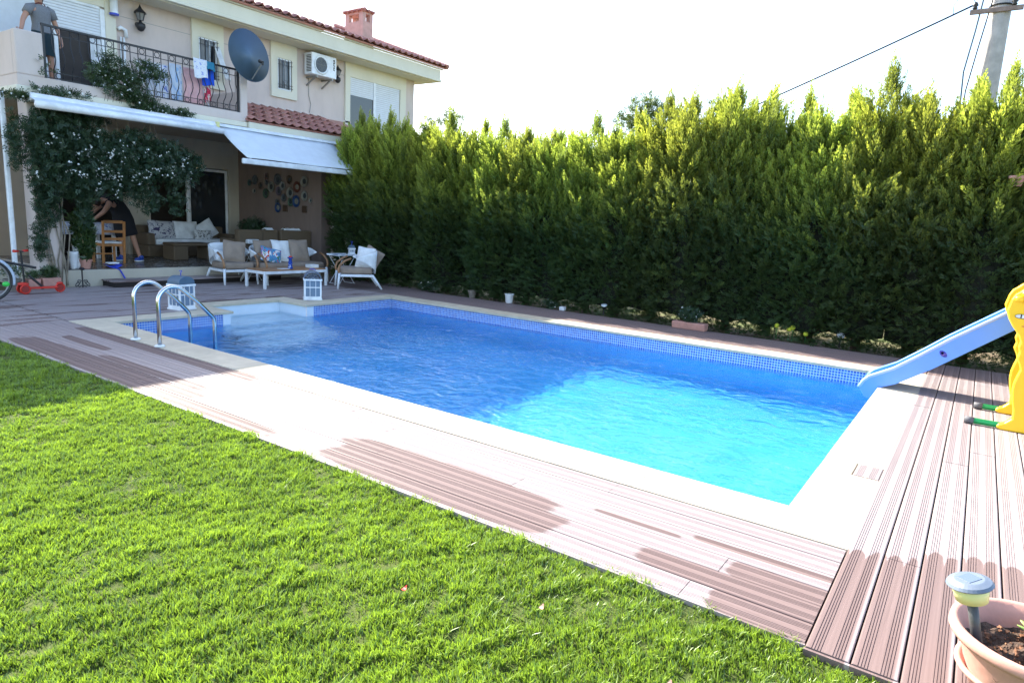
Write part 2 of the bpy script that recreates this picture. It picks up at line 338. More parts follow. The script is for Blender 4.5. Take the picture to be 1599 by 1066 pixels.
PX, PY_, DZ, WL = 4.80, 8.04, -1.45, -.19
m = MB()   # shell: walls and floor facing inwards
AX0, AX1, AY = 1.62, 2.93, 8.74
def quad(mb, a, b, c, d): mb.add([a, b, c, d], [(0, 1, 2, 3)])
quad(m, (0, 0, DZ), (PX, 0, DZ), (PX, PY_, DZ), (0, PY_, DZ))
T = -.03
quad(m, (0, PY_, DZ), (0, 0, DZ), (0, 0, T), (0, PY_, T)); quad(m, (0, 0, DZ), (PX, 0, DZ), (PX, 0, T), (0, 0, T)); quad(m, (PX, 0, DZ), (PX, PY_, DZ), (PX, PY_, T), (PX, 0, T))
quad(m, (AX0 - .12, PY_, DZ), (0, PY_, DZ), (0, PY_, T), (AX0 - .12, PY_, T)); quad(m, (PX, PY_, DZ), (AX1 + .14, PY_, DZ), (AX1 + .14, PY_, T), (PX, PY_, T))
pool = m.build('swimming_pool', M['pool'], kind='structure', loc=(0, 0, 0)); WORLD[pool.name] = Vector((0, 0, 0))
m = MB()
quad(m, (AX0 - .12, PY_ - .004, DZ), (AX0 - .12, PY_ - .004, T), (AX0, PY_ - .004, T), (AX0, PY_ - .004, DZ)); quad(m, (AX1, PY_ - .004, DZ), (AX1, PY_ - .004, T), (AX1 + .14, PY_ - .004, T), (AX1 + .14, PY_ - .004, DZ))
quad(m, (AX0, PY_, -.6), (AX0, AY, -.6), (AX0, AY, T), (AX0, PY_, T)); quad(m, (AX0, AY, -.6), (AX1, AY, -.6), (AX1, AY, T), (AX0, AY, T)); quad(m, (AX1, AY, -.6), (AX1, PY_, -.6), (AX1, PY_, T), (AX1, AY, T))
m.build('alcove_lining', M['poolwhite'], pool)
for i, (y0, z) in enumerate(((8.02, -.36), (7.72, -.58), (7.42, -.80), (7.12, -1.02))):
    m = MB(); m.box(AX0 - .1, AX1 + .12, y0, (AY if i == 0 else PY_ - .01 - .3 * (i - 1) - .0), z - .22, z); m.build('pool_step', M['poolwhite'], pool, bevel=.02)
def wave(x, y):
    h = np.zeros_like(x)
    rg = np.random.default_rng(3)
    for k in range(34):
        lam = .10 * (1.9 / .10) ** (k / 33.); a = rg.uniform(0, 2 * PI); ph = rg.uniform(0, 2 * PI); am = .10 * .0020 * lam ** .85 * 2.2
        kx, ky = math.cos(a) * 2 * PI / lam, math.sin(a) * 2 * PI / lam
        h += am * np.sin(kx * x + ky * y + ph + .5 * np.sin(1.3 * y + .9 * x + k))
    return h
nx, ny = 160, 290
gx, gy = np.meshgrid(np.linspace(.001, PX - .001, nx), np.linspace(.001, PY_ - .001, ny)); hz = WL + wave(gx, gy)
V = np.stack([gx, gy, hz], -1).reshape(-1, 3); idx = np.arange(nx * ny).reshape(ny, nx)
q = np.stack([idx[:-1, :-1], idx[:-1, 1:], idx[1:, 1:], idx[1:, :-1]], -1).reshape(-1, 4)
nx2, ny2 = 48, 26
gx2, gy2 = np.meshgrid(np.linspace(AX0 + .001, AX1 - .001, nx2), np.linspace(PY_ - .001, AY - .001, ny2)); V2 = np.stack([gx2, gy2, WL + wave(gx2, gy2)], -1).reshape(-1, 3)
idx2 = np.arange(nx2 * ny2).reshape(ny2, nx2) + len(V); q2 = np.stack([idx2[:-1, :-1], idx2[:-1, 1:], idx2[1:, 1:], idx2[1:, :-1]], -1).reshape(-1, 4)
Q = np.concatenate([q, q2]); me = fast_mesh('pool_water', np.concatenate([V, V2]), Q.ravel(), np.arange(len(Q)) * 4)
water = finish(me, 'pool_water', M['water'], smooth=True, kind='structure', loc=(0, 0, 0))
water.cycles.is_caustics_caster = True
for o in (pool,) + tuple(pool.children): o.cycles.is_caustics_receiver = True

# coping stones (each one a part)
def coping(x0, x1, y0, y1, ax, nose=0):
    L = (x1 - x0) if ax == 'x' else (y1 - y0); n = max(1, round(L / .60)); s = L / n
    for i in range(n):
        a = i * s + .0006; b = (i + 1) * s - .0006; dz = random.uniform(-.0012, .0012); m = MB()
        if ax == 'x': m.box(x0 + a, x0 + b, y0, y1, -.035 + dz, dz)
        else: m.box(x0, x1, y0 + a, y0 + b, -.035 + dz, dz)
        m.build('coping_stone', M['stonecop'], pool, bevel=.003, seg=2)
coping(-.335, .025, -.335, PY_ + .335, 'y'); coping(PX - .025, PX + .32, -.335, PY_ + .335, 'y')
coping(.028, .83, -.335, .025, 'x'); coping(1.10, PX - .028, -.335, .025, 'x')
m = MB(); m.box(.833, 1.097, -.175, .025, -.035, 0.); m.build('coping_stone', M['stonecop'], pool, bevel=.008, seg=2)
coping(.028, AX0 + .03, PY_ - .025, PY_ + .335, 'x'); coping(AX1 - .03, PX - .028, PY_ - .025, PY_ + .335, 'x')
coping(AX0 - .30, AX0 + .03, PY_ + .338, AY + .3, 'y'); coping(AX1 - .03, AX1 + .3, PY_ + .338, AY + .3, 'y'); coping(AX0 + .033, AX1 - .033, AY - .02, AY + .3, 'x')

# deck boards
def plank_profile():
    w = .148; pts = [(-w / 2, -.022), (-w / 2, -.004), (-w / 2 + .003, -.0008), (-w / 2 + .006, 0)]
    for c0 in (-.050, -.040, -.030, -.020, .022, .032, .042, .052):
        pts += [(c0 - .0018, 0), (c0 - .0012, -.0026), (c0 + .0012, -.0026), (c0 + .0018, 0)]
    pts += [(w / 2 - .006, 0), (w / 2 - .003, -.0008), (w / 2, -.004), (w / 2, -.022)]
    return pts
PP = plank_profile(); n = len(PP)
me_plank = bpy.data.meshes.new('plank')
me_plank.from_pydata([(x, y, z) for x in (-.5, .5) for y, z in PP], [], [(i, n + i, n + i + 1, i + 1)[::-1] for i in range(n - 1)] + [tuple(range(n)), tuple(range(2 * n - 1, n - 1, -1))])
me_plank.update(); me_plank.materials.append(M['deck'])
import bmesh
b_ = bmesh.new(); b_.from_mesh(me_plank); bmesh.ops.recalc_face_normals(b_, faces=b_.faces[:]); b_.to_mesh(me_plank); b_.free()
def plank(parent, x0, x1, y0, y1, ax, c, lo=None):
    o = bpy.data.objects.new('plank', me_plank); COL.objects.link(o)
    dz = random.uniform(-.0015, .0012)
    if ax == 'x': o.location = ((x0 + x1) / 2, c, dz); o.scale = (x1 - x0 - .003, (y1 - y0) / .148 if y1 else 1, 1)
    else: o.location = (c, (x0 + x1) / 2, dz); o.rotation_euler = (0, 0, PI / 2); o.scale = (x1 - x0 - .003, 1, 1)
    o.parent = parent; o.matrix_parent_inverse = Matrix.Translation(-WORLD[parent.name])
    return o
def deck(name, boxes):
    m = MB()
    for b in boxes: m.box(*b, -.06, -.024)  # near-black sheet under the boards stands for shade in the gaps
    o = m.build(name, M['deckframe'], kind='structure', loc=(0, 0, 0)); return o
def run(parent, a, b, ax, c, lens, start=None):
    x = a; first = True
    while x < b - .02:
        L = random.choice(lens) if not first or start is None else start; first = False
        e = min(b, x + L)
        if b - e < .25: e = b
        plank(parent, x, e, 0, None, ax, c); x = e
d1 = deck('pool_deck', [(-1.275, -.34, -.33, 10.6)])
starts = [2.9, 3.35, 1.95, .97 + .0, 2.6, .42]
ends = {0: [2.4, 2.4, 3.0], 1: [3.0, 3.0], 2: [2.0, 3.0], 3: [.45 + .02, 3.0], 4: [3.3, 3.0], 5: [.47, 3.2]}
for r in range(6):
    c = -.35 - .155 * (r + .5) + .0005
    run(d1, -.328, 10.6, 'y', c, [2.9, 3.0, 2.2], [1.22, 2.9, .49 + 1.2, .43, 2.4, .50][r])
d2 = deck('corner_deck', [(-1.275, 6.0, -3.6, -.34)])
for r in range(21):
    c = -.33 - .155 * (r + .5)
    run(d2, -1.30, 6.02, 'x', c, [2.4, 2.9, 2.2], [2.40, 1.0, 2.9, 3.3, 2.5, 2.2][r % 6])
o = plank(d2, .835, 1.095, 0, None, 'x', -.255); o.rotation_euler = (0, 0, 0); o.location.z = .001
d3 = deck('hedge_side_deck', [(5.135, 6.05, -.325, 8.5)])
for r in range(6): run(d3, -.325, 8.5, 'y', 5.135 + .155 * (r + .5), [2.9, 3.1, 2.4])
d4 = deck('terrace_deck', [(-.33, AX0 - .31, 8.395, 11.88), (AX1 + .31, 6.4, 8.395, 11.88), (AX0 - .31, AX1 + .31, AY + .31, 11.88)])
cuts = [(AX0 - .31, AX1 + .31)]
r = 0; y = 8.38 + .08
while y < 11.85:
    if y < AY + .38:
        run(d4, -.335, AX0 - .31, 'x', y, [2.4]); run(d4, AX1 + .31, 6.4, 'x', y, [2.4, 2.9])
    else: run(d4, -.335, 6.4, 'x', y, [2.9, 2.2, 2.4])
    y += .155; r += 1
m = MB(); m.box(-8, -.36, 10.65, 12.5, -.06, -.01); m.build('side_path', M['concrete'], kind='structure')
m = MB(); m.box(-1.289, -1.277, -.33, 10.6, -.06, -.004); m.box(-1.314, -1.302, -3.6, -.33, -.06, -.004); m.build('deck_edging', M['deck'], kind='structure')

# ---------------------------------------------------------------- grass
def make_grass():
    def region(n, x0, x1, y0, y1):
        return RNG.uniform(x0, x1, n), RNG.uniform(y0, y1, n)
    xs, ys = region(1150000, -4.6, -1.262, -1.6, 12.0)
    cx, cy = CAM.x, CAM.y
    d = np.hypot(xs - cx, ys - cy)
    # keep what the lens (and a step beside it) could see; density falls with distance
    keep = RNG.random(len(xs)) < np.clip(1.2 - d / 9.0, .20, .92)
    ang = np.degrees(np.arctan2(ys - cy, xs - cx)); keep &= (ang > -16) & (ang < 86) & (d > 1.0)
    tuft = nz2(xs, ys, 3.1, 1.) * .3 + nz2(xs + .07 * np.sin(ys * 31), ys, 8.5, 2.) * .55 + nz2(xs + .05 * np.sin(ys * 23), ys + .05 * np.sin(xs * 27), 17., 6.) * .35
    holes = nz2(xs + .3 * nz2(xs, ys, 4., 8.), ys, 11.3, 5.)
    keep &= ~((holes < -.45) & (RNG.random(len(xs)) < .5))
    keep &= (xs < -1.285 - .02 * np.abs(nz2(xs * 0, ys, 7.)) ) | (RNG.random(len(xs)) < .7)
    keep &= ~((ys < -.33) & (xs > -1.315))
    xs, ys, d, tuft, holes = xs[keep], ys[keep], d[keep], tuft[keep], holes[keep]; N = len(xs)
    h = (.023 + .014 * tuft + RNG.uniform(-.008, .012, N)) * np.where(holes < -.42, .65, 1.) * (1 + .25 * (RNG.random(N) < .05))
    w = (.0020 + .0006 * RNG.random(N)) * (1 + d * .11)
    la = nz2(xs, ys, 2.4, 4.) * 3.5 + RNG.normal(0, 1.9, N) + 1.2; lean = h * (np.abs(RNG.normal(.45, .35, N)))
    fx, fy = np.cos(la), np.sin(la); ra = RNG.uniform(0, 2 * PI, N); rx, ry = np.cos(ra) * w, np.sin(ra) * w
    z0 = -.026 + .023 * tuft
    b = np.stack([xs, ys, z0], -1)
    def P(t, k, s):
        o = b.copy(); o[:, 0] += fx * lean * k + rx * s; o[:, 1] += fy * lean * k + ry * s; o[:, 2] += h * t; return o
    V = np.stack([P(0, 0, -1), P(0, 0, 1), P(.6, .35, .75), P(.6, .35, -.75), P(1., 1., 0)], 1).reshape(-1, 3)
    base = np.arange(N) * 5
    L = np.stack([base, base + 1, base + 2, base + 3, base + 3, base + 2, base + 4], 1).ravel(); st = np.stack([np.arange(N) * 7, np.arange(N) * 7 + 4], 1).ravel()
    var = np.clip(RNG.random(N) * .8 + .25 * (holes < -.2), 0, 1); tone = np.clip(.55 + .22 * nz2(xs, ys, 1.3, 9.) + .32 * tuft + RNG.normal(0, .15, N), 0, 1)  # hollows between tufts coloured darker for their shade
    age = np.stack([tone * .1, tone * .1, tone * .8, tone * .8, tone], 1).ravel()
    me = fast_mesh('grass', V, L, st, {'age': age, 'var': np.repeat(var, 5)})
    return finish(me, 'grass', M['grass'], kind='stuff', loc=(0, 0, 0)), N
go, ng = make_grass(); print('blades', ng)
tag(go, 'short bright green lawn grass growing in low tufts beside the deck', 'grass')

# ---------------------------------------------------------------- foliage tools
def plume(L, n, wid, seed, droop=0.0):   # feathery spray of scale leaves: points up z, in xz plane, leaflets both sides
    rg = np.random.default_rng(seed); V = []; A = []
    for i in range(n):
        t = (i + .4) / n; side = 1 if i % 2 else -1
        z = L * t * .86; prof = math.sin(PI * min(1, t * .86 + .16)) ** .8
        l = L * wid * prof * rg.uniform(.75, 1.2) + .012; ang = math.radians(rg.uniform(28, 46)) * side
        ty = rg.uniform(-.45, .45)
        dx, dz = math.sin(ang), math.cos(ang); w = l * .115 + .003
        bx = side * .002; o = np.array([bx, 0, z]); d = np.array([dx, ty, dz]); d /= np.linalg.norm(d)
        s = np.cross(d, [0, 1, 0]); s /= np.linalg.norm(s); s = s * math.cos(rg.uniform(-.8, .8)) + np.array([0, 1, 0]) * math.sin(rg.uniform(-.9, .9))
        V += [o, o + d * l * .5 + s * w, o + d * l, o + d * l * .55 - s * w]; A += [t * .5, .3 + t * .5, .5 + t * .5, .3 + t * .5]
    o = np.array([0, 0, L * .8]); V += [o, o + np.array([.008, 0, L * .1]), o + np.array([0, 0, L * .24]), o + np.array([-.008, 0, L * .1])]; A += [.7, .9, 1, .9]
    V = np.array(V); V[:, 1] += droop * V[:, 2] ** 2
    return V, np.array(A)
PL = [plume(1., 24, .27, k, .12) for k in range(7)]
def finger(n, seed):   # one upswept branch of a cypress: a flame-shaped cone of fine scale leaves, length 1 along z, bending up
    rg = np.random.default_rng(seed); V = []; A = []
    for i in range(n):
        t = ((i + rg.random()) / n) ** 1.12; a = rg.uniform(0, 2 * PI); prof = (min(1., t / .22)) ** .6 * (1 - t) ** .62
        rad = .17 * prof; tilt = rg.uniform(.35, .75) * (1 - .35 * t); l = (.085 + .10 * prof) * rg.uniform(.7, 1.25) * (1 - .25 * t)
        er = np.array([math.cos(a), math.sin(a) * .8, 0]); b0 = er * rad * rg.uniform(.15, .95) + np.array([0, 0, t * .93]); d = er * math.sin(tilt) + np.array([0, 0, math.cos(tilt)])
        sdv = np.cross(d, [rg.normal(), rg.normal(), rg.normal()]); sdv /= np.linalg.norm(sdv); w = l * .105 + .0035
        V += [b0, b0 + d * l * .45 + sdv * w, b0 + d * l, b0 + d * l * .5 - sdv * w]; q_ = .35 + .65 * t; A += [q_ * .45, q_ * .75, q_ * 1.05, q_ * .75]
    V = np.array(V); V[:, 1] += .10 * np.sin(V[:, 2] * 2.2); V[:, 0] += .04 * np.sin(V[:, 2] * 5 + seed)
    return V, np.array(A)
FG = [finger(122, 40 + k) for k in range(6)]
def merge_meshes(name, parts_):
    Vs, L, A, B_ = [], 0, [], []
    for me in parts_:
        n = len(me.vertices); co = np.empty(n * 3, 'f'); me.vertices.foreach_get('co', co); Vs.append(co.reshape(-1, 3))
        for k, arr in (('age', A), ('var', B_)): x = np.empty(n, 'f'); me.attributes[k].data.foreach_get('value', x); arr.append(x)
        bpy.data.meshes.remove(me)
    V = np.concatenate(Vs); nq = len(V) // 4
    return fast_mesh(name, V, np.arange(nq * 4), np.arange(nq) * 4, {'age': np.concatenate(A), 'var': np.concatenate(B_)})
def frames(dirs, spin):
    d = dirs / np.linalg.norm(dirs, axis=1, keepdims=True); up = np.where(np.abs(d[:, 2:3]) < .95, np.array([[0, 0, 1.]]), np.array([[1., 0, 0]]))
    x = np.cross(up, d); x /= np.linalg.norm(x, axis=1, keepdims=True); y = np.cross(d, x)
    c, s = np.cos(spin)[:, None], np.sin(spin)[:, None]
    return x * c + y * s, -x * s + y * c, d
def scatter(name, tmpl, pos, dirs, size, spin, rg, age=None, age_gain=1.):
    N = len(pos); which = rg.integers(0, len(tmpl), N); X, Y, D = frames(dirs, spin)
    Vs, As, Vr = [], [], []
    for k, (tv, ta) in enumerate(tmpl):
        i = np.where(which == k)[0]
        if not len(i): continue
        p = pos[i][:, None, :] + size[i][:, None, None] * (tv[None, :, 0:1] * X[i][:, None, :] + tv[None, :, 1:2] * Y[i][:, None, :] + tv[None, :, 2:3] * D[i][:, None, :])
        Vs.append(p.reshape(-1, 3)); a = ta[None, :] * age_gain * (age[i][:, None] if age is not None else 1.); As.append(np.clip(a, 0, 1).ravel()); Vr.append(np.repeat(rg.random(len(i)), len(tv)))
    V = np.concatenate(Vs); nq = len(V) // 4
    return fast_mesh(name, V, np.arange(nq * 4), np.arange(nq) * 4, {'age': np.concatenate(As), 'var': np.concatenate(Vr)})
def crown_mesh(seed, H, leaders):
    rg = np.random.default_rng(seed); pos, dirs, size, age = [], [], [], []
    lump = lambda a, z: 1 + .10 * np.sin(3 * a + seed) + .09 * np.sin(5 * z + 2 * a + seed) + .06 * np.sin(11 * z - 3 * a)
    B = 2.75
    def R(z): return .79 * np.where(z < 1.75, np.clip(.86 + z * .09, 0, 1.08), 1.02 * np.clip(1 - (z - 1.75) / 1.58, .02, 1) ** .76)
    # fine sprays all over the lower body
    n = 2300; z = .04 + 2.05 * rg.random(n) ** 1.05; a = np.where(rg.random(n) < .76, rg.uniform(PI * .5, PI * 1.5, n), rg.uniform(-PI * .5, PI * .5, n))
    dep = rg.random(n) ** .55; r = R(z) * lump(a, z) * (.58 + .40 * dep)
    up = np.clip(.05 + (z / B) ** 1.6 * 1.6, .05, 3.0) + rg.normal(0, .35, n); tw = a + rg.normal(0, .6, n)
    me1 = scatter('sprays', PL, np.stack([r * np.cos(a), r * np.sin(a), z], 1), np.stack([np.cos(tw), np.sin(tw), up], 1), (.12 + .05 * z / B) * rg.uniform(.6, 1.4, n), rg.uniform(0, 2 * PI, n), rg, np.clip((z - 1.2) / 2.2, .08, 1.) * (.5 + .5 * dep))  # tone climbs with height, mixing growth age and painted sunlight
    # upswept branch tips
    n = 560; z = .25 + 2.6 * rg.random(n) ** .66; a = np.where(rg.random(n) < .74, rg.uniform(PI * .5, PI * 1.5, n), rg.uniform(-PI * .5, PI * .5, n))
    r = R(z) * lump(a, z) * rg.uniform(.52, .84, n); k_ = np.clip(z / B, 0, 1.1)
    pos.append(np.stack([r * np.cos(a), r * np.sin(a), z], 1)); up = .35 + 1.55 * k_ ** 1.3 + rg.normal(0, .25, n); tw = a + rg.normal(0, .45, n)
    dirs.append(np.stack([np.cos(tw), np.sin(tw), up], 1)); size.append((.22 + .26 * k_) * rg.uniform(.6, 1.35, n)); age.append(np.clip((z - .9) / 1.3, .14, 1.) * rg.uniform(.7, 1., n))  # paler higher up: young shoots, and sunlight put into the colour
    extra = [(rg.uniform(-.5, .4), rg.uniform(-.45, .45), rg.uniform(2.7, 3.25), rg.uniform(.16, .24)) for _ in range(6)]
    for lx, ly, lh, lr in list(leaders) + extra:
        z0 = lh - 1.25; n = int(34 * (lh - z0) * (1 if lr < .25 else 1.7)); t = rg.random(n) ** .9; z = z0 + t * (lh - .32 - z0); a = rg.uniform(0, 2 * PI, n); r = lr * (1 - t) * rg.random(n) ** .6 * .8
        lean = rg.normal(0, .08, 2)
        pos.append(np.stack([lx + r * np.cos(a) + lean[0] * t, ly + r * np.sin(a) + lean[1] * t, z], 1)); o_ = .85 - .55 * t; dirs.append(np.stack([np.cos(a) * o_, np.sin(a) * o_, 1.0 + t * .7], 1) + rg.normal(0, .1, (n, 3)))
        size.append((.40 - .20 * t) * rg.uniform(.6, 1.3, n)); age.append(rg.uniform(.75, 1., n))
        pos.append(np.array([[lx + lean[0], ly + lean[1], lh - .36], [lx + lean[0], ly + lean[1], lh - .52]])); dirs.append(np.array([[lean[0], lean[1], 2.], [-lean[0], lean[1], 2.]])); size.append(np.array([.36, .42])); age.append(np.array([.9, .9]))
    pos, dirs, size, age = map(np.concatenate, (pos, dirs, size, age))
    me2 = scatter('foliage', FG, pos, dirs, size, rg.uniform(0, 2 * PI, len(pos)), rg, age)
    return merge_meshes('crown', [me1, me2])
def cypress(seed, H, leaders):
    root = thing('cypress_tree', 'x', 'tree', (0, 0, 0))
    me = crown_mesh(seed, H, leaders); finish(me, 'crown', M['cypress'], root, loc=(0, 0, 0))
    m = MB(); m.tube([(0, 0, 0), (.02, .01, 1.2), (0, -.02, 2.4), (.01, 0, 3.1)], [.07, .055, .035, .012], 8); tr = m.build('trunk', M['bark'], root)
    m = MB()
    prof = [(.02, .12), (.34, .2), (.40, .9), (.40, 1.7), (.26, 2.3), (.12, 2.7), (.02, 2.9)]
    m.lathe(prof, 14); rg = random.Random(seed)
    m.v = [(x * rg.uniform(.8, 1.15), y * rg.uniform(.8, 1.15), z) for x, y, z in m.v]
    m.build('dark_core', M['inner'], root, kind='stuff')  # solid dark core added to block light through the crown
    return root
LD = [[(0, 0, 3.86, .38), (.1, .30, 3.55, .28), (-.15, -.25, 3.4, .26)], [(.05, .1, 3.66, .34), (-.2, -.22, 3.35, .28), (.1, -.3, 3.55, .24)],
      [(.1, -.05, 3.74, .36), (-.1, .3, 3.55, .26), (-.25, -.15, 3.4, .22)], [(0, .15, 3.55, .28), (.1, -.28, 3.75, .30), (-.22, 0, 3.4, .22)]]
protos = [cypress(11 + k, 3.8, LD[k]) for k in range(4)]
ys = [-2.55 + .64 * k for k in range(23)]
used = set()
#  how tall each tree stands in the photo, from the near (right) end to the house
hts = [1.12, 1.12, 1.10, 1.06, 1.02, 1.05, 1.0, 1.02, 1.10, 1.06, 1.0, .95, .93, .93, .95, .93, .97, .98, .99, 1.02, 1.04, 1.02, 1.02, 1.0]
N_ = len(ys)
ordn = ['first', 'second', 'third', 'fourth', 'fifth', 'sixth', 'seventh', 'eighth', 'ninth', 'tenth', 'eleventh', 'twelfth']
for k, y in enumerate(ys):
    pi_ = [0, 2, 1, 3, 2, 1, 3, 0][(k * 3 + k // 4) % 8]
    src = protos[pi_]
    if pi_ not in used: root = src; used.add(pi_)
    else: root = copy_tree(src)
    place(root, (6.80 + random.uniform(-.07, .07) + (.26 if k == 22 else 0), y if k < 22 else 11.38, -.06), random.uniform(-.35, .35), 1.0); root.scale = (1, 1, hts[k])
    look = ['tall', 'bushy', 'broad', 'dense'][pi_]
    if k < 12: lab = f'{look} cypress with pointed top, {ordn[k]} hedge tree from the utility pole end'
    else: lab = f'{look} cypress with pointed top, {ordn[N_ - 1 - k]} hedge tree from the house end'
    tag(root, lab, 'cypress tree', 'cypress trees grown together into the tall hedge')

# climbing jasmine: leaves and flowers as stuff parts
def leaf_t(L, W_):
    V = np.array([[0, 0, 0], [W_, 0, L * .5], [0, .1 * L, L], [-W_, 0, L * .5]]); return V, np.array([.2, .5, 1., .5])
def rosette(n, L, W_, tilt, seed):
    rg = np.random.default_rng(seed); Vs = []; As = []
    for i in range(n):
        a = 2 * PI * i / n + rg.uniform(-.3, .3); tl = tilt * rg.uniform(.7, 1.2); V, A = leaf_t(L * rg.uniform(.8, 1.1), W_)
        V = V.copy(); y = V[:, 2] * math.sin(tl); z = V[:, 2] * math.cos(tl); x = V[:, 0]; X = x * math.cos(a) - y * math.sin(a); Y = x * math.sin(a) + y * math.cos(a)
        Vs.append(np.stack([X, Y, z], 1)); As.append(A)
    return np.concatenate(Vs), np.concatenate(As)
def pinnate(seed):
    rg = np.random.default_rng(seed); Vs = []; As = []
    for i in range(7):
        z = .12 * i; s = (1 if i % 2 else -1) if i < 6 else 0; V, A = leaf_t(.42, .10); a = s * 1.0; V = V.copy()
        X = V[:, 0] * math.cos(a) + V[:, 2] * math.sin(a); Zc = -V[:, 0] * math.sin(a) + V[:, 2] * math.cos(a); Vs.append(np.stack([X, V[:, 1] + rg.uniform(-.05, .05), Zc + z], 1)); As.append(A)
    return np.concatenate(Vs), np.concatenate(As)
PIN = [pinnate(k) for k in range(4)]; FLW = [rosette(5, .5, .17, 1.3, k) for k in range(3)]; TUFT = [rosette(6, 1., .13, .8, k) for k in range(3)]
def cloud(blobs, rg, dens):
    P = []
    for cx, cy, cz, rx, ry, rz, w in blobs:
        n = int(dens * w); v = rg.normal(0, 1, (n, 3)); v /= np.linalg.norm(v, axis=1, keepdims=True); r = rg.random(n) ** .45
        P.append(np.stack([cx + v[:, 0] * rx * r, cy + v[:, 1] * ry * r, cz + v[:, 2] * rz * r], 1))
    return np.concatenate(P)
def foliage(name, mat, parent, pos, size, rg, tm, up=.3, age=1., kind='stuff', tint=None):
    n = len(pos); d = rg.normal(0, 1, (n, 3)); d[:, 2] += up
    me = scatter(name, tm, pos, d, size * rg.uniform(.7, 1.3, n), rg.uniform(0, 2 * PI, n), rg, np.clip(rg.normal(age, .2, n), 0, 1))
    o = finish(me, name, mat, parent, loc=(0, 0, 0))
    if kind: o['kind'] = kind
    return o

# ---------------------------------------------------------------- house
FY, WY, BY = 11.9, 13.2, 15.2      # balcony front, upper wall, patio back wall
H = thing('house', 'pink and cream two storey house with red tiled roof, balcony and covered patio', 'house', (3.0, FY, 0))
def part(name, mat, parent, *boxes, **k):
    m = MB()
    for b in boxes: m.box(*b)
    return m.build(name, mat, parent, **k)
part('upper_wall', M['pink'], H, (.54, 10.65, WY, WY + .25, 3.3, 5.215), bevel=.004)
part('end_wall', M['pink'], H, (10.40, 10.648, WY + .252, 19.5, 0, 5.21)); part('left_wall', M['pink'], H, (.542, .79, WY + .252, 19.5, 3.1, 5.21))
part('ground_wall', M['pink'], H, (6.6, 10.64, WY + .02, WY + .24, 0, 3.3))
part('wall_joint', M['bracket'], H, (2.62, 4.085, WY - .004, WY + .01, 4.866, 4.874)); part('wall_joint', M['bracket'], H, (4.80, 5.945, WY - .004, WY + .01, 4.866, 4.874)); part('wall_joint', M['bracket'], H, (7.6, 8.105, WY - .004, WY + .01, 4.866, 4.874))
part('wall_ledge', M['pink'], H, (4.56, 8.3, WY - .05, WY + .01, 3.72, 3.78), bevel=.01)
part('patio_slab', M['patio_cream'], H, (.56, 6.38, FY, 17.5, -.05, .27), bevel=.015, seg=2)
part('patio_floor', simple('glossy_grey_tiles', (.13, .12, .11), .25, var=.2, bump=0), H, (1.0, 6.38, FY + .04, 17.5, .27, .276))
part('patio_ceiling', M['ceil'], H, (.56, 10.4, FY + .02, 17.5, 3.02, 3.1)); part('balcony_slab', M['pink'], H, (.54, 4.42, FY, WY, 3.16, 3.33), bevel=.006)
part('slab_moulding', M['cream'], H, (.50, 4.46, FY - .04, FY + .3, 3.06, 3.158), bevel=.012, seg=2)
part('left_moulding', M['cream'], H, (.50, .56, FY + .3, WY, 3.06, 3.158))
part('parapet', M['pink'], H, (.54, .925, FY + .003, FY + .14, 3.33, 3.99), (.54, .68, FY + .14, WY, 3.33, 3.985), bevel=.02, seg=2)
part('parapet_pier', M['pink'], H, (4.345, 4.50, FY - .005, FY + .20, 3.159, 4.13), bevel=.01); part('side_parapet', M['pink'], H, (4.40, 4.49, FY + .2, WY, 3.33, 3.75))
part('pillar', M['pink'], H, (.63, 1.0, FY - .01, FY + .35, 0, 3.06), bevel=.02, seg=2); part('pillar_base', M['patio_cream'], H, (.60, 1.03, FY - .04, FY + .38, -.02, .30), bevel=.015)
part('patio_side_wall', M['brownwall'], H, (6.38, 6.6, FY + .05, 15.45, 0, 3.02)); part('side_wall_end', M['brownwall'], H, (6.34, 6.62, FY - .0, FY + .048, 0, 3.02))
# back wall of the patio with the sliding doors
part('patio_back_wall', M['patio_cream'], H, (3.62, 4.12, BY, BY + .2, .27, 3.02), (6.11, 6.38, BY, BY + .2, .27, 3.02), (4.12, 6.11, BY, BY + .2, 2.36, 3.02), (.6, 2.2, BY, BY + .2, .27, 3.02), (2.2, 3.62, BY, BY + .2, 2.3, 3.02))
part('room', M['darkroom'], H, (.6, 6.4, 17.5, 17.6, .2, 3.1), (.5, .6, BY, 17.5, .2, 3.1), (6.6, 6.7, 15.4, 17.5, .2, 3.1))  # room walls near-black, indoor shade put into the colour
sl = part('sliding_door', M['white'], H, (5.0, 5.055, BY - .02, BY + .05, .28, 2.33), (5.075, 5.13, BY + .06, BY + .11, .28, 2.33), (6.04, 6.10, BY + .05, BY + .1, .28, 2.33), (5.13, 6.04, BY + .06, BY + .1, 2.28, 2.34), (4.13, 5.0, BY + .06, BY + .1, 2.28, 2.34), bevel=.004)
part('pane', M['glass'], sl, (5.131, 6.039, BY + .075, BY + .083, .30, 2.28))
# ground floor left of the pillar
part('left_ground_wall', M['pink'], H, (-3., .56, 13.5, 13.7, 0, 3.06)); wl = part('window', M['white'], H, (-.6, -.5, 13.42, 13.5, .7, 2.4), (.42, .50, 13.42, 13.5, .1, 2.6), (-.5, .42, 13.42, 13.5, 2.52, 2.6)); part('pane', M['glass'], wl, (-.5, .42, 13.46, 13.48, .3, 2.52))
part('downpipe', M['white'], H, (.36, .43, 12.12, 12.19, 0, 3.06), bevel=.02, seg=3)
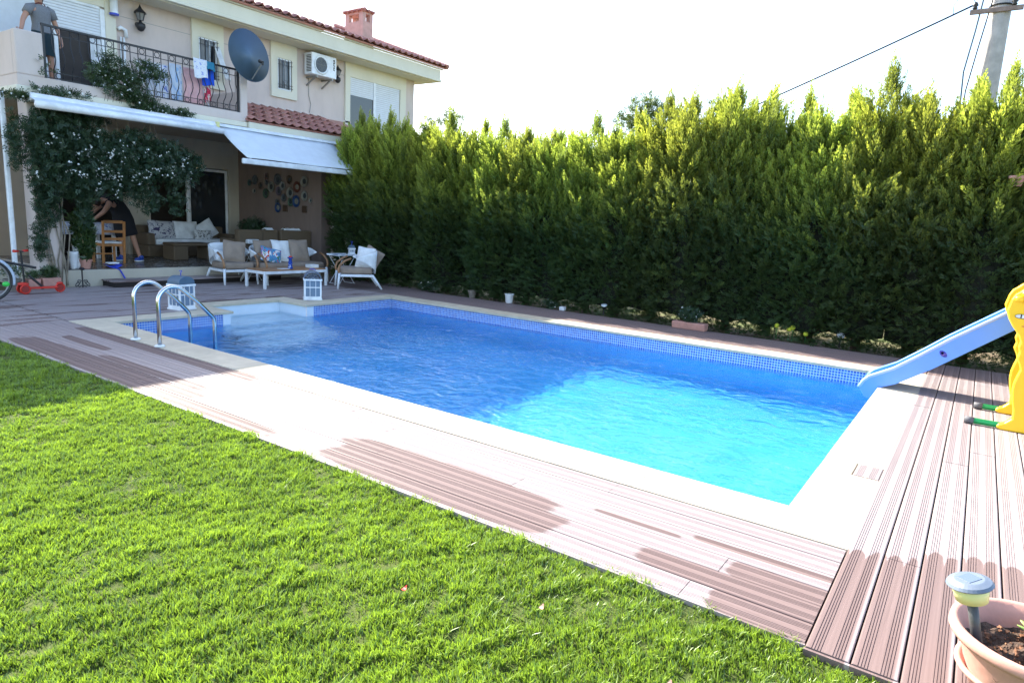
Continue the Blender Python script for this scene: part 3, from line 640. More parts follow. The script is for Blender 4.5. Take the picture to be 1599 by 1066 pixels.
# balcony door with roller shutter
bd = part('balcony_door', M['white'], H, (1.33, 1.45, WY - .05, WY, 3.33, 5.21), (2.35, 2.43, WY - .05, WY, 3.33, 4.9), (1.45, 2.35, WY - .05, WY, 4.88, 4.93), bevel=.006)
def shutter(parent, x0, x1, z0, z1, step=.05):
    m = MB(); z = z1
    while z > z0 + .01:
        m.box(x0, x1, WY - .022, WY - .004, max(z0, z - step + .006), z); z -= step
    return m.build('roller_shutter', M['shutter'], parent, kind='stuff', bevel=.003)
shutter(bd, 1.45, 2.35, 4.38, 4.88)
part('doorway_shade', M['darkroom'], bd, (1.62, 2.35, WY - .012, WY - .002, 3.33, 4.38)); part('door_leaf', M['white'], bd, (1.56, 1.62, WY - .09, WY - .03, 3.33, 4.38), bevel=.006)  # dark sheet fixed on the wall in place of a shaded doorway
m = MB(); m.grid(lambda u, v: (2.14 + .19 * u + .05 * (1 - v) * u, WY - .05 - .03 * math.sin(u * 14 + v * 2), 3.4 + v * .95), 16, 8); m.build('curtain', M['pillow_w'], bd, smooth=True, solid=.004)
part('white_panel', simple('pale_wall_panel', (.62, .66, .72), .6, var=.05), H, (.70, 1.33, WY - .02, WY, 3.33, 5.21))
part('pilaster', M['cream'], H, (2.43, 2.62, WY - .06, WY, 3.33, 5.21), bevel=.006); part('door_head', M['cream'], H, (1.45, 2.43, WY - .055, WY, 4.93, 5.21), bevel=.006)
# upper windows with cream surrounds, dark panes and iron grilles
def upper_window(x0, x1, z0, wx0, wx1, wz0, wz1, curtain=True):
    w = thing_part = MB(); y0, y1 = WY - .05, WY
    w.box(x0, wx0, y0, y1, z0, 5.205); w.box(wx1, x1, y0, y1, z0, 5.205); w.box(wx0, wx1, y0, y1, z0, wz0); w.box(wx0, wx1, y0, y1, wz1, 5.205)
    s = w.build('window', M['cream'], H)
    m = MB(); f = .035
    m.box(wx0, wx0 + f, y0 + .02, y1 + .0, wz0, wz1); m.box(wx1 - f, wx1, y0 + .02, y1, wz0, wz1); m.box(wx0 + f, wx1 - f, y0 + .02, y1, wz0, wz0 + f); m.box(wx0 + f, wx1 - f, y0 + .02, y1, wz1 - f, wz1); xm = (wx0 + wx1) / 2 + .02; m.box(xm, xm + .03, y0 + .02, y1, wz0 + f, wz1 - f)
    m.build('frame', M['white'], s); part('pane', M['glass'], s, (wx0 + f, wx1 - f, y1 - .012, y1 - .004, wz0 + f, wz1 - f))
    m = MB(); m.grid(lambda u, v: (wx0 + .06 + (wx1 - wx0) * (.22 + .0 * v) * u, y1 - .016 - .004 * math.sin(u * 20), wz0 + .04 + v * (wz1 - wz0 - .08)), 12, 2); 
    m.build('curtain', simple('grey_net_curtain', (.25, .25, .25), .9), s, smooth=True)
    m = MB()
    for k in range(5): x = wx0 + .02 + (wx1 - wx0 - .04) * k / 4; m.tube([(x, y0 - .03, wz0 + .02), (x, y0 - .03, wz1 - .02)], .006, 6)
    for z in (wz0 + .05, wz0 + .11, wz1 - .14, wz1 - .05): m.tube([(wx0 - .01, y0 - .03, z), (wx1 + .01, y0 - .03, z)], .006, 6)
    xc = (wx0 + wx1) / 2
    m.tube([(xc + .05 * math.cos(t), y0 - .03, wz0 + .17 + .05 * math.sin(t)) for t in [k * PI / 6 for k in range(12)]], .005, 5, closed=True)
    m.build('grille', M['iron'], s, kind='stuff'); return s
w1 = upper_window(4.09, 4.79, 3.9, 4.23, 4.64, 4.05, 4.875)
m = MB(); m.grid(lambda u, v: (4.56 + .14 * u + .16 * (1 - v) ** 2, WY - .06 - .14 * math.sin((1 - v) * 1.8) - .015 * math.sin(u * 12), 4.10 + v * .66), 10, 14); m.build('blown_curtain', M['pillow_w'], w1, smooth=True, solid=.004)
upper_window(5.945, 6.645, 4.01, 6.115, 6.49, 4.185, 4.875)
w = MB(); w.box(8.11, 8.27, WY - .05, WY, 3.3, 5.205); w.box(10.06, 10.28, WY - .05, WY, 3.3, 5.205); w.box(8.27, 10.06, WY - .05, WY, 4.87, 5.205); bw = w.build('large_window', M['cream'], H)
shutter(bw, 8.27, 9.08, 4.44, 4.87); shutter(bw, 9.16, 10.05, 3.5, 4.87); part('mullion', M['white'], bw, (9.08, 9.16, WY - .04, WY - .001, 3.5, 4.87)); part('pane', M['glass'], bw, (8.27, 9.08, WY - .012, WY - .002, 3.5, 4.44))

# eaves, fascia, roof and tiles
EX = 11.08
part('soffit', M['cream'], H, (-2, EX - .05, 12.66, WY + .1, 5.207, 5.24), (10.55, EX - .05, WY + .1, 19.5, 5.207, 5.24))
part('fascia', M['cream'], H, (-2, EX, 12.60, 12.68, 5.29, 5.545), (-2, EX + .03, 12.565, 12.70, 5.225, 5.285), (EX - .05, EX, 12.68, 19.5, 5.24, 5.54), bevel=.01, seg=2)
part('fascia_moulding', M['cream'], H, (-2, EX + .06, 12.55, 12.62, 5.548, 5.585), bevel=.012, seg=2)
PIT = math.radians(19); cs, sn = math.cos(PIT), math.sin(PIT)
m = MB(); m.add([(-2, 12.50, 5.59), (EX + .1, 12.50, 5.59), (EX + .1, 17.5, 5.59 + 5 * sn / cs), (-2, 17.5, 5.59 + 5 * sn / cs), (EX + .1, 22.5, 5.59), (-2, 22.5, 5.59)], [(0, 1, 2, 3), (3, 2, 4, 5)])
roof = m.build('roof', M['tile'], H, solid=.04)
def tile_mesh(name, w, L, ha):
    m = MB(); cs_ = 9
    def fn(u, v):
        x = -w / 2 + u * w; z = ha * (math.cos((u * 2 - .75) * PI) * .5 + .5) ** 1.3 if u < .88 else ha * .12
        return (x, v * L, z + .022 * (1 - v))
    m.grid(fn, 12, 1)
    me = bpy.data.meshes.new(name); me.from_pydata(m.v, [], m.f); me.materials.append(M['tile']); me.polygons.foreach_set('use_smooth', [True] * len(me.polygons)); me.update(); return me
TM = tile_mesh('roof_tile', .235, .40, .055)
def lay(parent, x0, nx_, y0, z0, pitch, rows, step=.34, name='roof_tile', dx=.225):
    c, s_ = math.cos(pitch), math.sin(pitch)
    for r in range(rows):
        for i in range(nx_):
            o = bpy.data.objects.new(name, TM); COL.objects.link(o)
            o.location = (x0 + dx * (i + .5) + random.uniform(-.004, .004), y0 + r * step * c, z0 + r * step * s_ + .012)
            o.rotation_euler = (pitch, 0, random.uniform(-.012, .012)); o.parent = parent; o.matrix_parent_inverse = Matrix.Translation(-WORLD[parent.name])
            md = o.modifiers.new('solid', 'SOLIDIFY'); md.thickness = .012
lay(roof, 2.9, 37, 12.44, 5.60, PIT, 3)
m = MB()
for k in range(14): m.tube([(EX + .12, 12.46 + .36 * k * cs, 5.645 + .36 * k * sn), (EX + .12, 12.46 + (.36 * k + .38) * cs, 5.66 + (.36 * k + .38) * sn)], [.075, .065], 10)
m.build('verge_tiles', M['tile'], roof, kind='stuff')
# chimney
CHM = simple('pink_chimney_stucco', (.52, .33, .28), .9, var=.1)
m = MB(); x0, x1, y0, y1 = 9.60, 9.97, 14.19, 14.92
m.box(x0 - .02, x1 + .02, y0 - .02, y1 + .02, 5.9, 6.30); m.box(x0, x1, y0, y1, 6.302, 6.68)
for a, b, c, d in ((x0, x0 + .11, y0, y0 + .16), (x1 - .11, x1, y0, y0 + .16), (x0, x0 + .11, y1 - .16, y1), (x1 - .11, x1, y1 - .16, y1)): m.box(a, b, c, d, 6.68, 6.87)
m.box(x0, x1, y0, y1, 6.87, 6.93); ch = m.build('chimney', CHM, roof)
m = MB(); m.add([(x0 - .06, y0 - .06, 6.93), (x1 + .06, y0 - .06, 6.93), (x1 + .06, y1 + .06, 6.93), (x0 - .06, y1 + .06, 6.93), ((x0 + x1) / 2, y0 + .2, 7.02), ((x0 + x1) / 2, y1 - .2, 7.02)], [(0, 1, 4), (1, 2, 5, 4), (2, 3, 5), (3, 0, 4, 5), (0, 3, 2, 1)])
for t in np.linspace(0, 1, 5):
    m.tube([(x0 - .06, y0 - .03 + t * (y1 - y0 + .06), 6.945), ((x0 + x1) / 2, y0 + .1 + t * (y1 - y0 - .2), 7.035)], [.045, .04], 8)
for t in np.linspace(0, 1, 3): m.tube([(x0 + t * (x1 - x0), y0 - .07, 6.945), ((x0 + x1) / 2, y0 + .2, 7.03)], [.045, .03], 8)
m.tube([((x0 + x1) / 2, y0 + .12, 7.05), ((x0 + x1) / 2, y1 - .12, 7.05)], .05, 8); m.build('chimney_cap', M['tile'], roof)
# pent roof over the patio
PP2 = math.atan2(3.72 - 3.20, WY - 11.78)
m = MB(); m.add([(4.44, 11.80, 3.19), (8.0, 11.80, 3.19), (8.0, WY - .01, 3.72), (4.44, WY - .01, 3.72)], [(0, 1, 2, 3)]); pent = m.build('pent_roof', M['tile'], H, solid=.03)
lay(pent, 4.47, 13, 11.74, 3.19, PP2, 4, .375)
part('pent_fascia', M['cream'], H, (4.47, 7.6, FY - .10, FY + .02, 3.03, 3.17), bevel=.015, seg=2)

# balcony railing
m = MB(); m.box(.93, 4.345, FY + .03, FY + .075, 4.125, 4.155); m.box(.93, 4.345, FY + .045, FY + .06, 4.015, 4.025); m.box(.93, 4.345, FY + .045, FY + .06, 3.44, 3.45); m.box(.93, 4.345, FY + .04, FY + .065, 3.345, 3.36)
m.box(.93, .965, FY + .035, FY + .07, 3.33, 4.16); m.box(4.31, 4.345, FY + .035, FY + .07, 3.33, 4.16)
rail = m.build('railing', M['iron'], H)
xs = np.arange(1.07, 4.3, .1335); yb = FY + .052
mbar = MB(); prof = [(0, 3.36), (0, 3.46), (-.015, 3.50), (-.07, 3.555), (-.098, 3.62), (-.085, 3.70), (-.035, 3.79), (-.005, 3.86), (0, 3.93), (0, 4.125)]
for i, x in enumerate(xs):
    MB().tube([(x, yb + dy, z) for dy, z in prof], .0075, 6).build('bar', M['iron'], rail, smooth=True)
    if i % 2 == 0 and i + 1 < len(xs):
        xc = x + .0667
        MB().tube([(xc + .045 * math.cos(t), yb, 4.073 + .045 * math.sin(t)) for t in [k * PI / 7 for k in range(14)]], .006, 5, closed=True).build('ring', M['iron'], rail, smooth=True)
        MB().tube([(xc + .04 * math.cos(t), yb, 3.40 + .04 * math.sin(t)) for t in [k * PI / 7 for k in range(14)]], .006, 5, closed=True).build('ring', M['iron'], rail, smooth=True)

# timber step in front of the patio
st = part('timber_step', M['deckframe'], None, (1.58, 4.9, 11.42, 11.87, -.02, .085)); tag(st, 'dark timber step standing below the cream patio edge', 'step'); st['label'] = 'dark timber step standing below the cream patio edge'
WORLD[st.name] = Vector(st.location)
for k in range(3):
    plank(st, 1.56, 4.9, 0, None, 'x', 11.49 + .155 * k).location.z = .108
    
# awnings
a1 = thing('awning', 'closed white awning in its long box under the balcony, half hidden by jasmine', 'awning', (2.1, FY - .3, 2.9), 'white retractable awnings on the house')
m = MB(); m.prism([(FY - .06, 3.04), (FY - .20, 3.05), (FY - .26, 2.99), (FY - .24, 2.93), (FY - .06, 2.92)], 'x', .62, 3.70); m.build('cassette', M['white'], a1, bevel=.006)
m = MB(); m.grid(lambda u, v: (.60 + u * 3.02, FY - .22 - v * .26, 2.985 - v * .085), 4, 2); m.build('canopy', M['awning'], a1, solid=.004)
m = MB(); m.tube([(.58, FY - .50, 2.855), (3.64, FY - .50, 2.865)], .058, 12, flat=.95); m.build('front_bar', M['white'], a1, smooth=True)
a2 = thing('awning', 'open white awning with its fabric stretched out over the garden sofa', 'awning', (5.1, FY - .3, 2.9), 'white retractable awnings on the house')
m = MB(); m.prism([(FY - .06, 3.03), (FY - .16, 3.04), (FY - .20, 2.98), (FY - .06, 2.95)], 'x', 3.72, 6.62); m.build('cassette', M['white'], a2, bevel=.006)
m = MB(); m.grid(lambda u, v: (3.74 + .02 * v + u * 2.80, FY - .15 - v * .94, 2.985 - v * .60 - .03 * math.sin(PI * v) + .006 * math.sin(u * 9)), 14, 8); m.build('canopy', M['awning'], a2, smooth=True, solid=.003)
m = MB(); m.box(3.66, 6.62, 10.79, 10.86, 2.27, 2.37); m.build('front_bar', M['white'], a2, bevel=.022, seg=3)
for x in (3.75, 6.45):
    s = 1 if x < 5 else -1
    m = MB(); m.tube([(x, FY - .12, 2.92), (x + s * .62, FY - .55, 2.66), (x + s * .05, 10.86, 2.31)], .018, 8); m.build('folding_arm', M['white'], a2, smooth=True)
for x in (3.70,):
    m = MB(); m.box(x - .04, x + .02, FY - .28, FY - .06, 2.93, 3.05); m.build('end_cap', M['cream_plastic'], a1, bevel=.01)

# satellite dish
D = thing('satellite_dish', 'large slate blue satellite dish on the balcony corner pier', 'satellite dish', (4.42, FY - .1, 3.7))
look = (Vector((.06, -.98, .15))).normalized(); q = look.to_track_quat('Z', 'Y').to_matrix().to_4x4(); cen = Vector((4.36, FY - .28, 4.385))
m = MB(); R_ = .475
m.lathe([(1e-6, -.085)] + [(R_ * k / 9, -.085 + .10 * (k / 9) ** 2) for k in range(1, 10)] + [(R_ + .008, .017)], 36, c=cen, M=q @ Matrix.Diagonal((.95, 1.03, 1, 1))); m.build('reflector', M['dish'], D, smooth=True, solid=.006)
feed = cen + look * .42 + Vector((0, 0, -.22))
m = MB(); m.tube([cen + Vector((0, 0, -.46)), cen + look * .1 + Vector((0, 0, -.45)), feed], .012, 8); m.build('feed_arm', M['bracket'], D)
m = MB(); m.tube([feed, feed + (cen - feed).normalized() * .1], [.028, .035], 10); m.tube([feed, feed - Vector((0, 0, .05))], .02, 8); m.build('receiver', M['black'], D)
m = MB(); m.bar(cen - look * .05, Vector((4.42, FY + .05, 4.05)), .05); m.tube([(4.42, FY + .08, 4.13), (4.42, FY + .08, 4.34)], .025, 10); m.build('mount', M['bracket'], D)

# air conditioner
A = thing('air_conditioner', 'white air conditioner outdoor unit mounted on the upper wall', 'air conditioner', (7.15, WY, 4.6))
x0, x1, y0, y1, z0, z1 = 6.83, 7.56, WY - .36, WY - .07, 4.64, 5.13
m = MB(); m.box(x0, x1, y0, y1, z0, z1); m.build('body', M['white'], A, bevel=.018, seg=3)
m = MB(); m.lathe([(.165, 0), (.205, .0), (.21, .015), (.19, .02), (.165, .0)], 28, c=(x0 + .27, y0 - .003, (z0 + z1) / 2), M=Matrix.Rotation(PI / 2, 4, 'X')); m.build('fan_ring', M['white'], A, smooth=True)
m = MB(); m.lathe([(.17, 0), (.17, .004)], 24, c=(x0 + .27, y0 - .002, (z0 + z1) / 2), M=Matrix.Rotation(PI / 2, 4, 'X')); m.build('fan_shade_disc', simple('fan_recess_shade', (.10, .12, .14), .6), A)  # dark disc painted for the shade inside the fan recess
m = MB()
for r in (.03, .06, .09, .12, .15): m.tube([(x0 + .27 + r * math.cos(a), y0 - .012, (z0 + z1) / 2 + r * math.sin(a)) for a in [k * PI / 10 for k in range(20)]], .003, 4, closed=True)
for k in range(8): a = k * PI / 4; m.tube([(x0 + .27, y0 - .012, (z0 + z1) / 2), (x0 + .27 + .17 * math.cos(a), y0 - .012, (z0 + z1) / 2 + .17 * math.sin(a))], .003, 4)
m.build('fan_guard', M['bracket'], A, kind='stuff')
for k in range(11): part('louvre', M['black'], A, (x0 - .004, x0 + .004, y0 + .03, y0 + .2, z0 + .06 + k * .035, z0 + .078 + k * .035))
for x in (6.95, 7.4): m = MB(); m.bar((x, WY, 4.60), (x, WY - .40, 4.60), .04); m.bar((x, WY, 4.42), (x, WY - .33, 4.60), .03); m.build('bracket', M['bracket'], A)
m = MB()   # unreadable maker's name running down the casing: bold dark strokes
zt = z1 - .06; xl = x1 - .105
for k, (dx, w_, h_) in enumerate(((0, .05, .035), (.01, .045, .012), (0, .05, .03), (0, .018, .035), (.03, .02, .03), (.0, .05, .012), (.005, .04, .03), (0, .02, .03), (.03, .018, .026))):
    m.box(xl + dx, xl + dx + w_, y0 - .003, y0 + .001, zt - h_, zt); zt -= h_ + (.008 if k not in (3, 7) else -.02)
m.build('lettering', M['black'], A, kind='stuff')
m = MB(); m.tube([(7.0, WY - .02, 4.6), (7.0, WY - .02, 4.2), (7.06, WY - .02, 4.0), (7.02, WY - .02, 3.8)], .008, 6); m.build('drain_hose', M['bracket'], A)

# wall lanterns
def wall_lantern():
    r = thing('wall_lantern', 'x', 'lantern')
    m = MB(); m.lathe([(.012, -.20), (.05, -.18), (.085, -.12), (.08, -.06), (.03, -.04), (.02, 0)], 12, c=(0, -.13, 0)); m.build('lower_bowl', M['iron'], r, smooth=True)
    m = MB(); m.lathe([(.05, 0), (.085, .13)], 6, c=(0, -.13, 0)); m.build('lantern_glass', simple('smoked_lantern_glass', (.22, .21, .2), .2), r)
    m = MB()
    for k in range(6): a = k * PI / 3; m.tube([(.052 * math.cos(a), -.13 + .052 * math.sin(a), 0), (.088 * math.cos(a), -.13 + .088 * math.sin(a), .13)], .006, 5)
    m.lathe([(.11, .125), (.10, .15), (.045, .20), (.03, .22), (.012, .26), (.001, .29)], 12, c=(0, -.13, 0)); m.build('lantern_cage', M['iron'], r, kind='stuff')
    m = MB(); m.tube([(0, 0, -.06), (0, -.05, -.12), (0, -.13, -.12), (0, -.13, 0)], .012, 8); m.lathe([(.045, 0), (.045, .02)], 12, c=(0, .0, -.06), M=Matrix.Rotation(PI / 2, 4, 'X')); m.build('arm', M['iron'], r)
    return r
l1 = wall_lantern(); l2 = copy_tree(l1)
place(l1, (3.03, WY, 4.86)); tag(l1, 'black wall lantern on the pink wall above the balcony', 'lantern', 'wall lanterns'); place(l2, (7.80, WY, 4.80), 0, .9); tag(l2, 'black wall lantern right of the air conditioner', 'lantern', 'wall lanterns')
o = MB(); o.lathe([(.075, 0), (.075, .02), (.068, .05), (.062, .62)], 16, c=(2.56, WY - .13, 4.84)); b = thing('porch_light', 'white tubular light with a blue base hanging at the cream pilaster', 'lamp', (2.56, WY - .13, 4.84)); o.build('tube', M['white'], b, smooth=True)
m = MB(); m.lathe([(.078, -.012), (.08, .018)], 16, c=(2.56, WY - .13, 4.84)); m.build('base', M['bluep'], b)
m = MB(); m.tube([(2.66, WY - .03, 4.62), (2.70, WY - .05, 4.66), (2.78, WY - .06, 4.63), (2.79, WY - .06, 4.50)], .035, 10); m.tube([(2.70, WY - .03, 4.5), (2.70, WY - .03, 3.7)], .02, 8); m.tube([(2.76, WY - .03, 4.5), (2.76, WY - .03, 3.7)], .02, 8)
pp = m.build('wall_pipe', M['white'], H, smooth=True)

# laundry on the balcony
rk = thing('drying_rack', 'white folding laundry rack behind the balcony railing', 'drying rack', (3.2, 12.35, 3.33))
m = MB()
for z in (3.98,):
    for k in range(6): m.tube([(2.65, 12.2 + k * .08, z), (3.9, 12.2 + k * .08, z)], .005, 5)
m.tube([(2.65, 12.18, z), (2.65, 12.62, z)], .01, 6); m.tube([(3.9, 12.18, z), (3.9, 12.62, z)], .01, 6); m.build('rack_top', M['white'], rk, kind='stuff')
for x in (2.68, 3.87):
    for s in (-1, 1): m = MB(); m.tube([(x, 12.4 - s * .2, 3.34), (x, 12.4 + s * .2, 3.98)], .01, 6); m.build('leg', M['white'], rk)
def cloth(x0, x1, z0, z1, y, mat, label, ph, cat='towel', fold=.02, skew=0.):
    m = MB(); m.grid(lambda u, v: (x0 + (x1 - x0) * u + skew * v, y - fold * math.sin(u * 17 + ph) * (v * .8 + .2) - .03 * v, z1 - (z1 - z0) * v - .02 * math.sin(u * 5 + ph) * v), 24, 14)
    o = m.build(cat.replace(' ', '_'), mat, None, smooth=True, solid=.004); return tag(o, label, cat, 'laundry drying on the balcony')
def printcloth(name, base, mark, sc=9, th=.6):
    t = NT(name); p = t.pos(); n = t.noise(p, sc, 2, .5, 1.5); c = t.mix(t.n_map(n, th, th + .03), base, mark); return t.pr(c, .9, 0, None, .2)
cloth(2.62, 3.04, 3.34, 3.96, 12.17, printcloth('white_blue_print', (.66, .68, .75), (.12, .16, .5), 14, .62), 'white sheet with small blue print, leftmost on the balcony rack', 0)
cloth(3.04, 3.27, 3.34, 4.02, 12.12, printcloth('pale_blue_stripe', (.60, .66, .76), (.35, .50, .72), 8, .55), 'pale blue white towel hanging beside the pink laundry', 1.2, fold=.03)
cloth(3.28, 3.66, 3.33, 4.0, 12.10, simple('pink_towelling', (.72, .42, .42), .95, bump=.5, bscale=150), 'pink towel hanging on the balcony rack', 2.2)
cloth(3.36, 3.63, 3.82, 4.16, 11.86, printcloth('white_towel_blue_words', (.70, .71, .75), (.16, .22, .6), 22, .6), 'white cloth with blue marks hung over the railing top', .4, fold=.008)
cloth(3.58, 3.84, 3.73, 4.05, 11.99, simple('cobalt_towel', (.015, .09, .62), .95, bump=.5, bscale=150), 'bright cobalt blue towel hung behind the railing', .9, fold=.012)
cloth(3.62, 3.78, 4.0, 4.15, 11.87, simple('teal_towel', (.03, .20, .32), .95), 'small teal cloth over the railing beside the white one', 2.9, fold=.006)
cloth(3.66, 3.80, 3.42, 3.76, 12.05, printcloth('red_white_print', (.65, .55, .5), (.55, .03, .08), 12, .5), 'small red and white printed cloth under the cobalt towel', 1.6, fold=.01)

# ---------------------------------------------------------------- people
def skin_mesh(joints, edges, radii, mat, name, parent, sub=2, root=0):
    me = bpy.data.meshes.new(name); me.from_pydata([Vector(j) for j in joints], edges, []); o = bpy.data.objects.new(name, me); COL.objects.link(o)
    o.modifiers.new('skin', 'SKIN').use_smooth_shade = True
    for k, r in enumerate(radii):
        rr = r if hasattr(r, '__len__') else (r, r); me.skin_vertices[0].data[k].radius = rr; me.skin_vertices[0].data[k].use_root = (k == root)
    s = o.modifiers.new('sub', 'SUBSURF'); s.levels = sub; s.render_levels = sub
    bpy.context.view_layer.update(); dg = bpy.context.evaluated_depsgraph_get(); m2 = bpy.data.meshes.new_from_object(o.evaluated_get(dg)); bpy.data.objects.remove(o); m2.name = name
    if m2.materials: m2.materials.clear()
    return finish(m2, name, mat, parent, smooth=True)
def hand(base, dirv, side, m=None):   # joints for palm and five bent fingers, appended to a body skeleton
    base = Vector(base); d = Vector(dirv).normalized(); s = Vector(side).normalized(); n = d.cross(s); J = []; E = []; R_ = []
    return J, E, R_
def person_body(name, parent, J, E, R_, hands):
    J = [Vector(j) for j in J]; E = list(E); R_ = list(R_)
    for wi, d, s in hands:
        w = J[wi]; d = Vector(d).normalized(); s = Vector(s).normalized(); n = d.cross(s).normalized()
        palm = len(J); J.append(w + d * .065); R_.append((.030, .018)); E.append((wi, palm))
        for k, (off, L) in enumerate(((-.030, .068), (-.010, .078), (.010, .072), (.029, .056))):
            a = len(J); J += [w + d * .085 + s * off, w + d * (.085 + L * .55) + s * off * 1.15 + n * .012, w + d * (.085 + L * .9) + s * off * 1.15 + n * .034]; R_ += [.0095, .0085, .007]; E += [(palm, a), (a, a + 1), (a + 1, a + 2)]
        a = len(J); J += [w + d * .035 - s * .038, w + d * .075 - s * .056 + n * .01]; R_ += [.011, .008]; E += [(wi, a), (a, a + 1)]
    return skin_mesh(J, E, R_, M['skin'], name, parent)
# woman leaning on the balcony parapet
P1 = thing('person', 'woman in grey t-shirt and dark shorts leaning on the balcony parapet', 'person', (1.12, 12.45, 3.33))
def rel(o): return lambda x, y, z: (o[0] + x, o[1] + y, o[2] + z)
r = rel((1.12, 12.42, 3.33))
J = [r(0, 0, .80), r(-.01, -.01, 1.0), r(-.02, -.02, 1.18), r(-.03, -.03, 1.29), r(-.05, -.06, 1.37), r(-.06, -.09, 1.47), r(-.05, -.085, 1.56),
     r(-.20, -.06, 1.23), r(-.33, -.12, 1.0), r(-.44, -.30, .745), r(.14, -.02, 1.25), r(.24, .0, 1.0), r(.27, -.08, .78),
     r(.09, 0, .74), r(.11, 0, .42), r(.12, .03, .06), r(.12, -.12, .03), r(-.09, 0, .74), r(-.09, -.01, .42), r(-.10, .03, .06), r(-.10, -.12, .03)]
E_ = [(0, 1), (1, 2), (2, 3), (3, 4), (4, 5), (5, 6), (2, 7), (7, 8), (8, 9), (2, 10), (10, 11), (11, 12), (0, 13), (13, 14), (14, 15), (15, 16), (0, 17), (17, 18), (18, 19), (19, 20)]
R_ = [(.14, .10), (.12, .09), (.15, .10), (.07, .06), (.05, .05), (.083, .095), (.07, .085), .055, .042, .028, .055, .042, .028, .09, .055, .035, .025, .09, .055, .035, .025]
person_body('body', P1, J, E_, [(.11, .08), (.10, .075), (.12, .08), (.07, .06)] + R_[4:], [(9, (-.4, -.7, .05), (.8, -.5, 0)), (12, (0, -.25, -1), (.2, -1, 0))])
def rg_(*L): return [(*r(x, y, z), rx, ry) for x, y, z, rx, ry in L]
m = MB(); m.loft(rg_((0, 0, .80, .172, .128), (0, 0, .88, .168, .126), (-.005, -.005, .98, .148, .112), (-.01, -.01, 1.08, .155, .115), (-.02, -.02, 1.17, .172, .122), (-.02, -.02, 1.24, .172, .112), (-.025, -.025, 1.29, .135, .092), (-.03, -.03, 1.315, .095, .078)))
for pts in ((r(-.10, -.03, 1.27), r(-.20, -.06, 1.23), r(-.265, -.10, 1.13)), (r(.08, -.02, 1.27), r(.155, -.02, 1.24), r(.205, -.01, 1.12))): m.tube(pts, [.070, .076, .068], 14)
m.build('t_shirt', M['greytee'], P1, smooth=True)
m = MB(); m.loft(rg_((0, 0, .90, .165, .122), (0, 0, .80, .178, .132), (0, 0, .70, .178, .132), (.005, 0, .62, .172, .125), (.01, 0, .47, .168, .115))); m.build('shorts', M['shorts'], P1, smooth=True)
m = MB(); hc = Vector(r(-.05, -.025, 1.56)); m.ell(hc, (.098, .105, .115), 14, 10); m.ell(hc + Vector((.06, .04, -.10)), (.05, .06, .13), 10, 8); m.build('hair', M['hair'], P1, smooth=True)
m = MB(); f = Vector(r(-.06, -.185, 1.50)); m.ell(f + Vector((0, 0, -.01)), (.013, .018, .022), 8, 6); m.build('nose', M['skin'], P1, smooth=True)
m = MB(); m.ell(f + Vector((0, .004, -.05)), (.024, .010, .008), 8, 6); m.build('mouth', M['mouth'], P1, smooth=True)
for s in (-1, 1): MB().ell(f + Vector((s * .033, .012, .03)), (.013, .008, .008), 8, 6).build('eye', M['black'], P1, smooth=True)
m = MB(); m.tube([(r(-.03, -.03, 1.235)[0] + .085 * math.cos(a), r(0, -.03, 0)[1] + .075 * math.sin(a) - .02, 3.33 + 1.29 - .05 * (-math.sin(a)) * -1) for a in [k * PI / 8 for k in range(16)]], .008, 6, closed=True); m.build('neck_trim', simple('maroon_piping', (.12, .015, .02), .8), P1)
P1.scale = (.9, .9, .9)
# woman bending over the table inside the patio
P2 = thing('person', 'woman in black dress bending over the patio table, one sneaker visible', 'person', (2.7, 13.3, .28))
r = rel((2.62, 13.35, .28))
J = [r(0, 0, .92), r(-.10, -.02, 1.08), r(-.25, -.04, 1.16), r(-.36, -.06, 1.18), r(-.43, -.07, 1.14), r(-.51, -.08, 1.10), r(-.56, -.09, 1.05),
     r(-.28, -.20, 1.14), r(-.44, -.28, .96), r(-.60, -.24, .82), r(-.26, .14, 1.12), r(-.45, .16, .95), r(-.62, .12, .82),
     r(.06, -.09, .84), r(.16, -.10, .48), r(.28, -.10, .08), r(.20, -.15, .03), r(.0, .10, .84), r(.02, .10, .46), r(.03, .10, .08), r(-.09, .10, .03)]
person_body('body', P2, J, E_, [(.13, .12), (.12, .10), (.13, .11), (.06, .06), (.05, .05), (.085, .09), (.07, .08), .055, .042, .028, .055, .042, .028, .085, .055, .034, .028, .085, .055, .034, .028], [(9, (-1, 0, -.3), (0, 1, 0)), (12, (-1, 0, -.3), (0, 1, 0))])
m = MB(); m.tube([r(.09, 0, .52), r(.06, 0, .66), r(.04, 0, .82), r(.0, 0, .96), r(-.08, -.02, 1.08), r(-.18, -.03, 1.15), r(-.29, -.04, 1.18), r(-.34, -.05, 1.19)], [.20, .195, .185, .165, .150, .155, .150, .09], 18, flat=1.0)
for q_ in ((r(-.24, -.10, 1.16), r(-.30, -.2, 1.13)), (r(-.24, .06, 1.16), r(-.28, .15, 1.12))): m.tube(q_, [.08, .068], 12)
m.build('dress', M['blackdress'], P2, smooth=True)
m = MB(); m.ell(r(-.50, -.07, 1.14), (.11, .105, .10), 14, 10); m.ell(r(-.45, -.04, 1.2), .05, 10, 8); m.build('hair', M['hair'], P2, smooth=True)
for x, y in ((.25, -.12), (-.03, .10)):
    m = MB(); m.ell(r(x, y, .045), (.115, .045, .045), 12, 8, Matrix.Rotation(.35, 3, 'Z')); m.ell(r(x + .04, y, .09), (.05, .04, .04), 10, 6); sn_ = m.build('sneaker', M['navy'], P2, smooth=True)
    m = MB(); m.ell(r(x, y, .016), (.125, .05, .02), 14, 6, Matrix.Rotation(.35, 3, 'Z')); m.build('sole', M['pillow_w'], sn_, smooth=True)

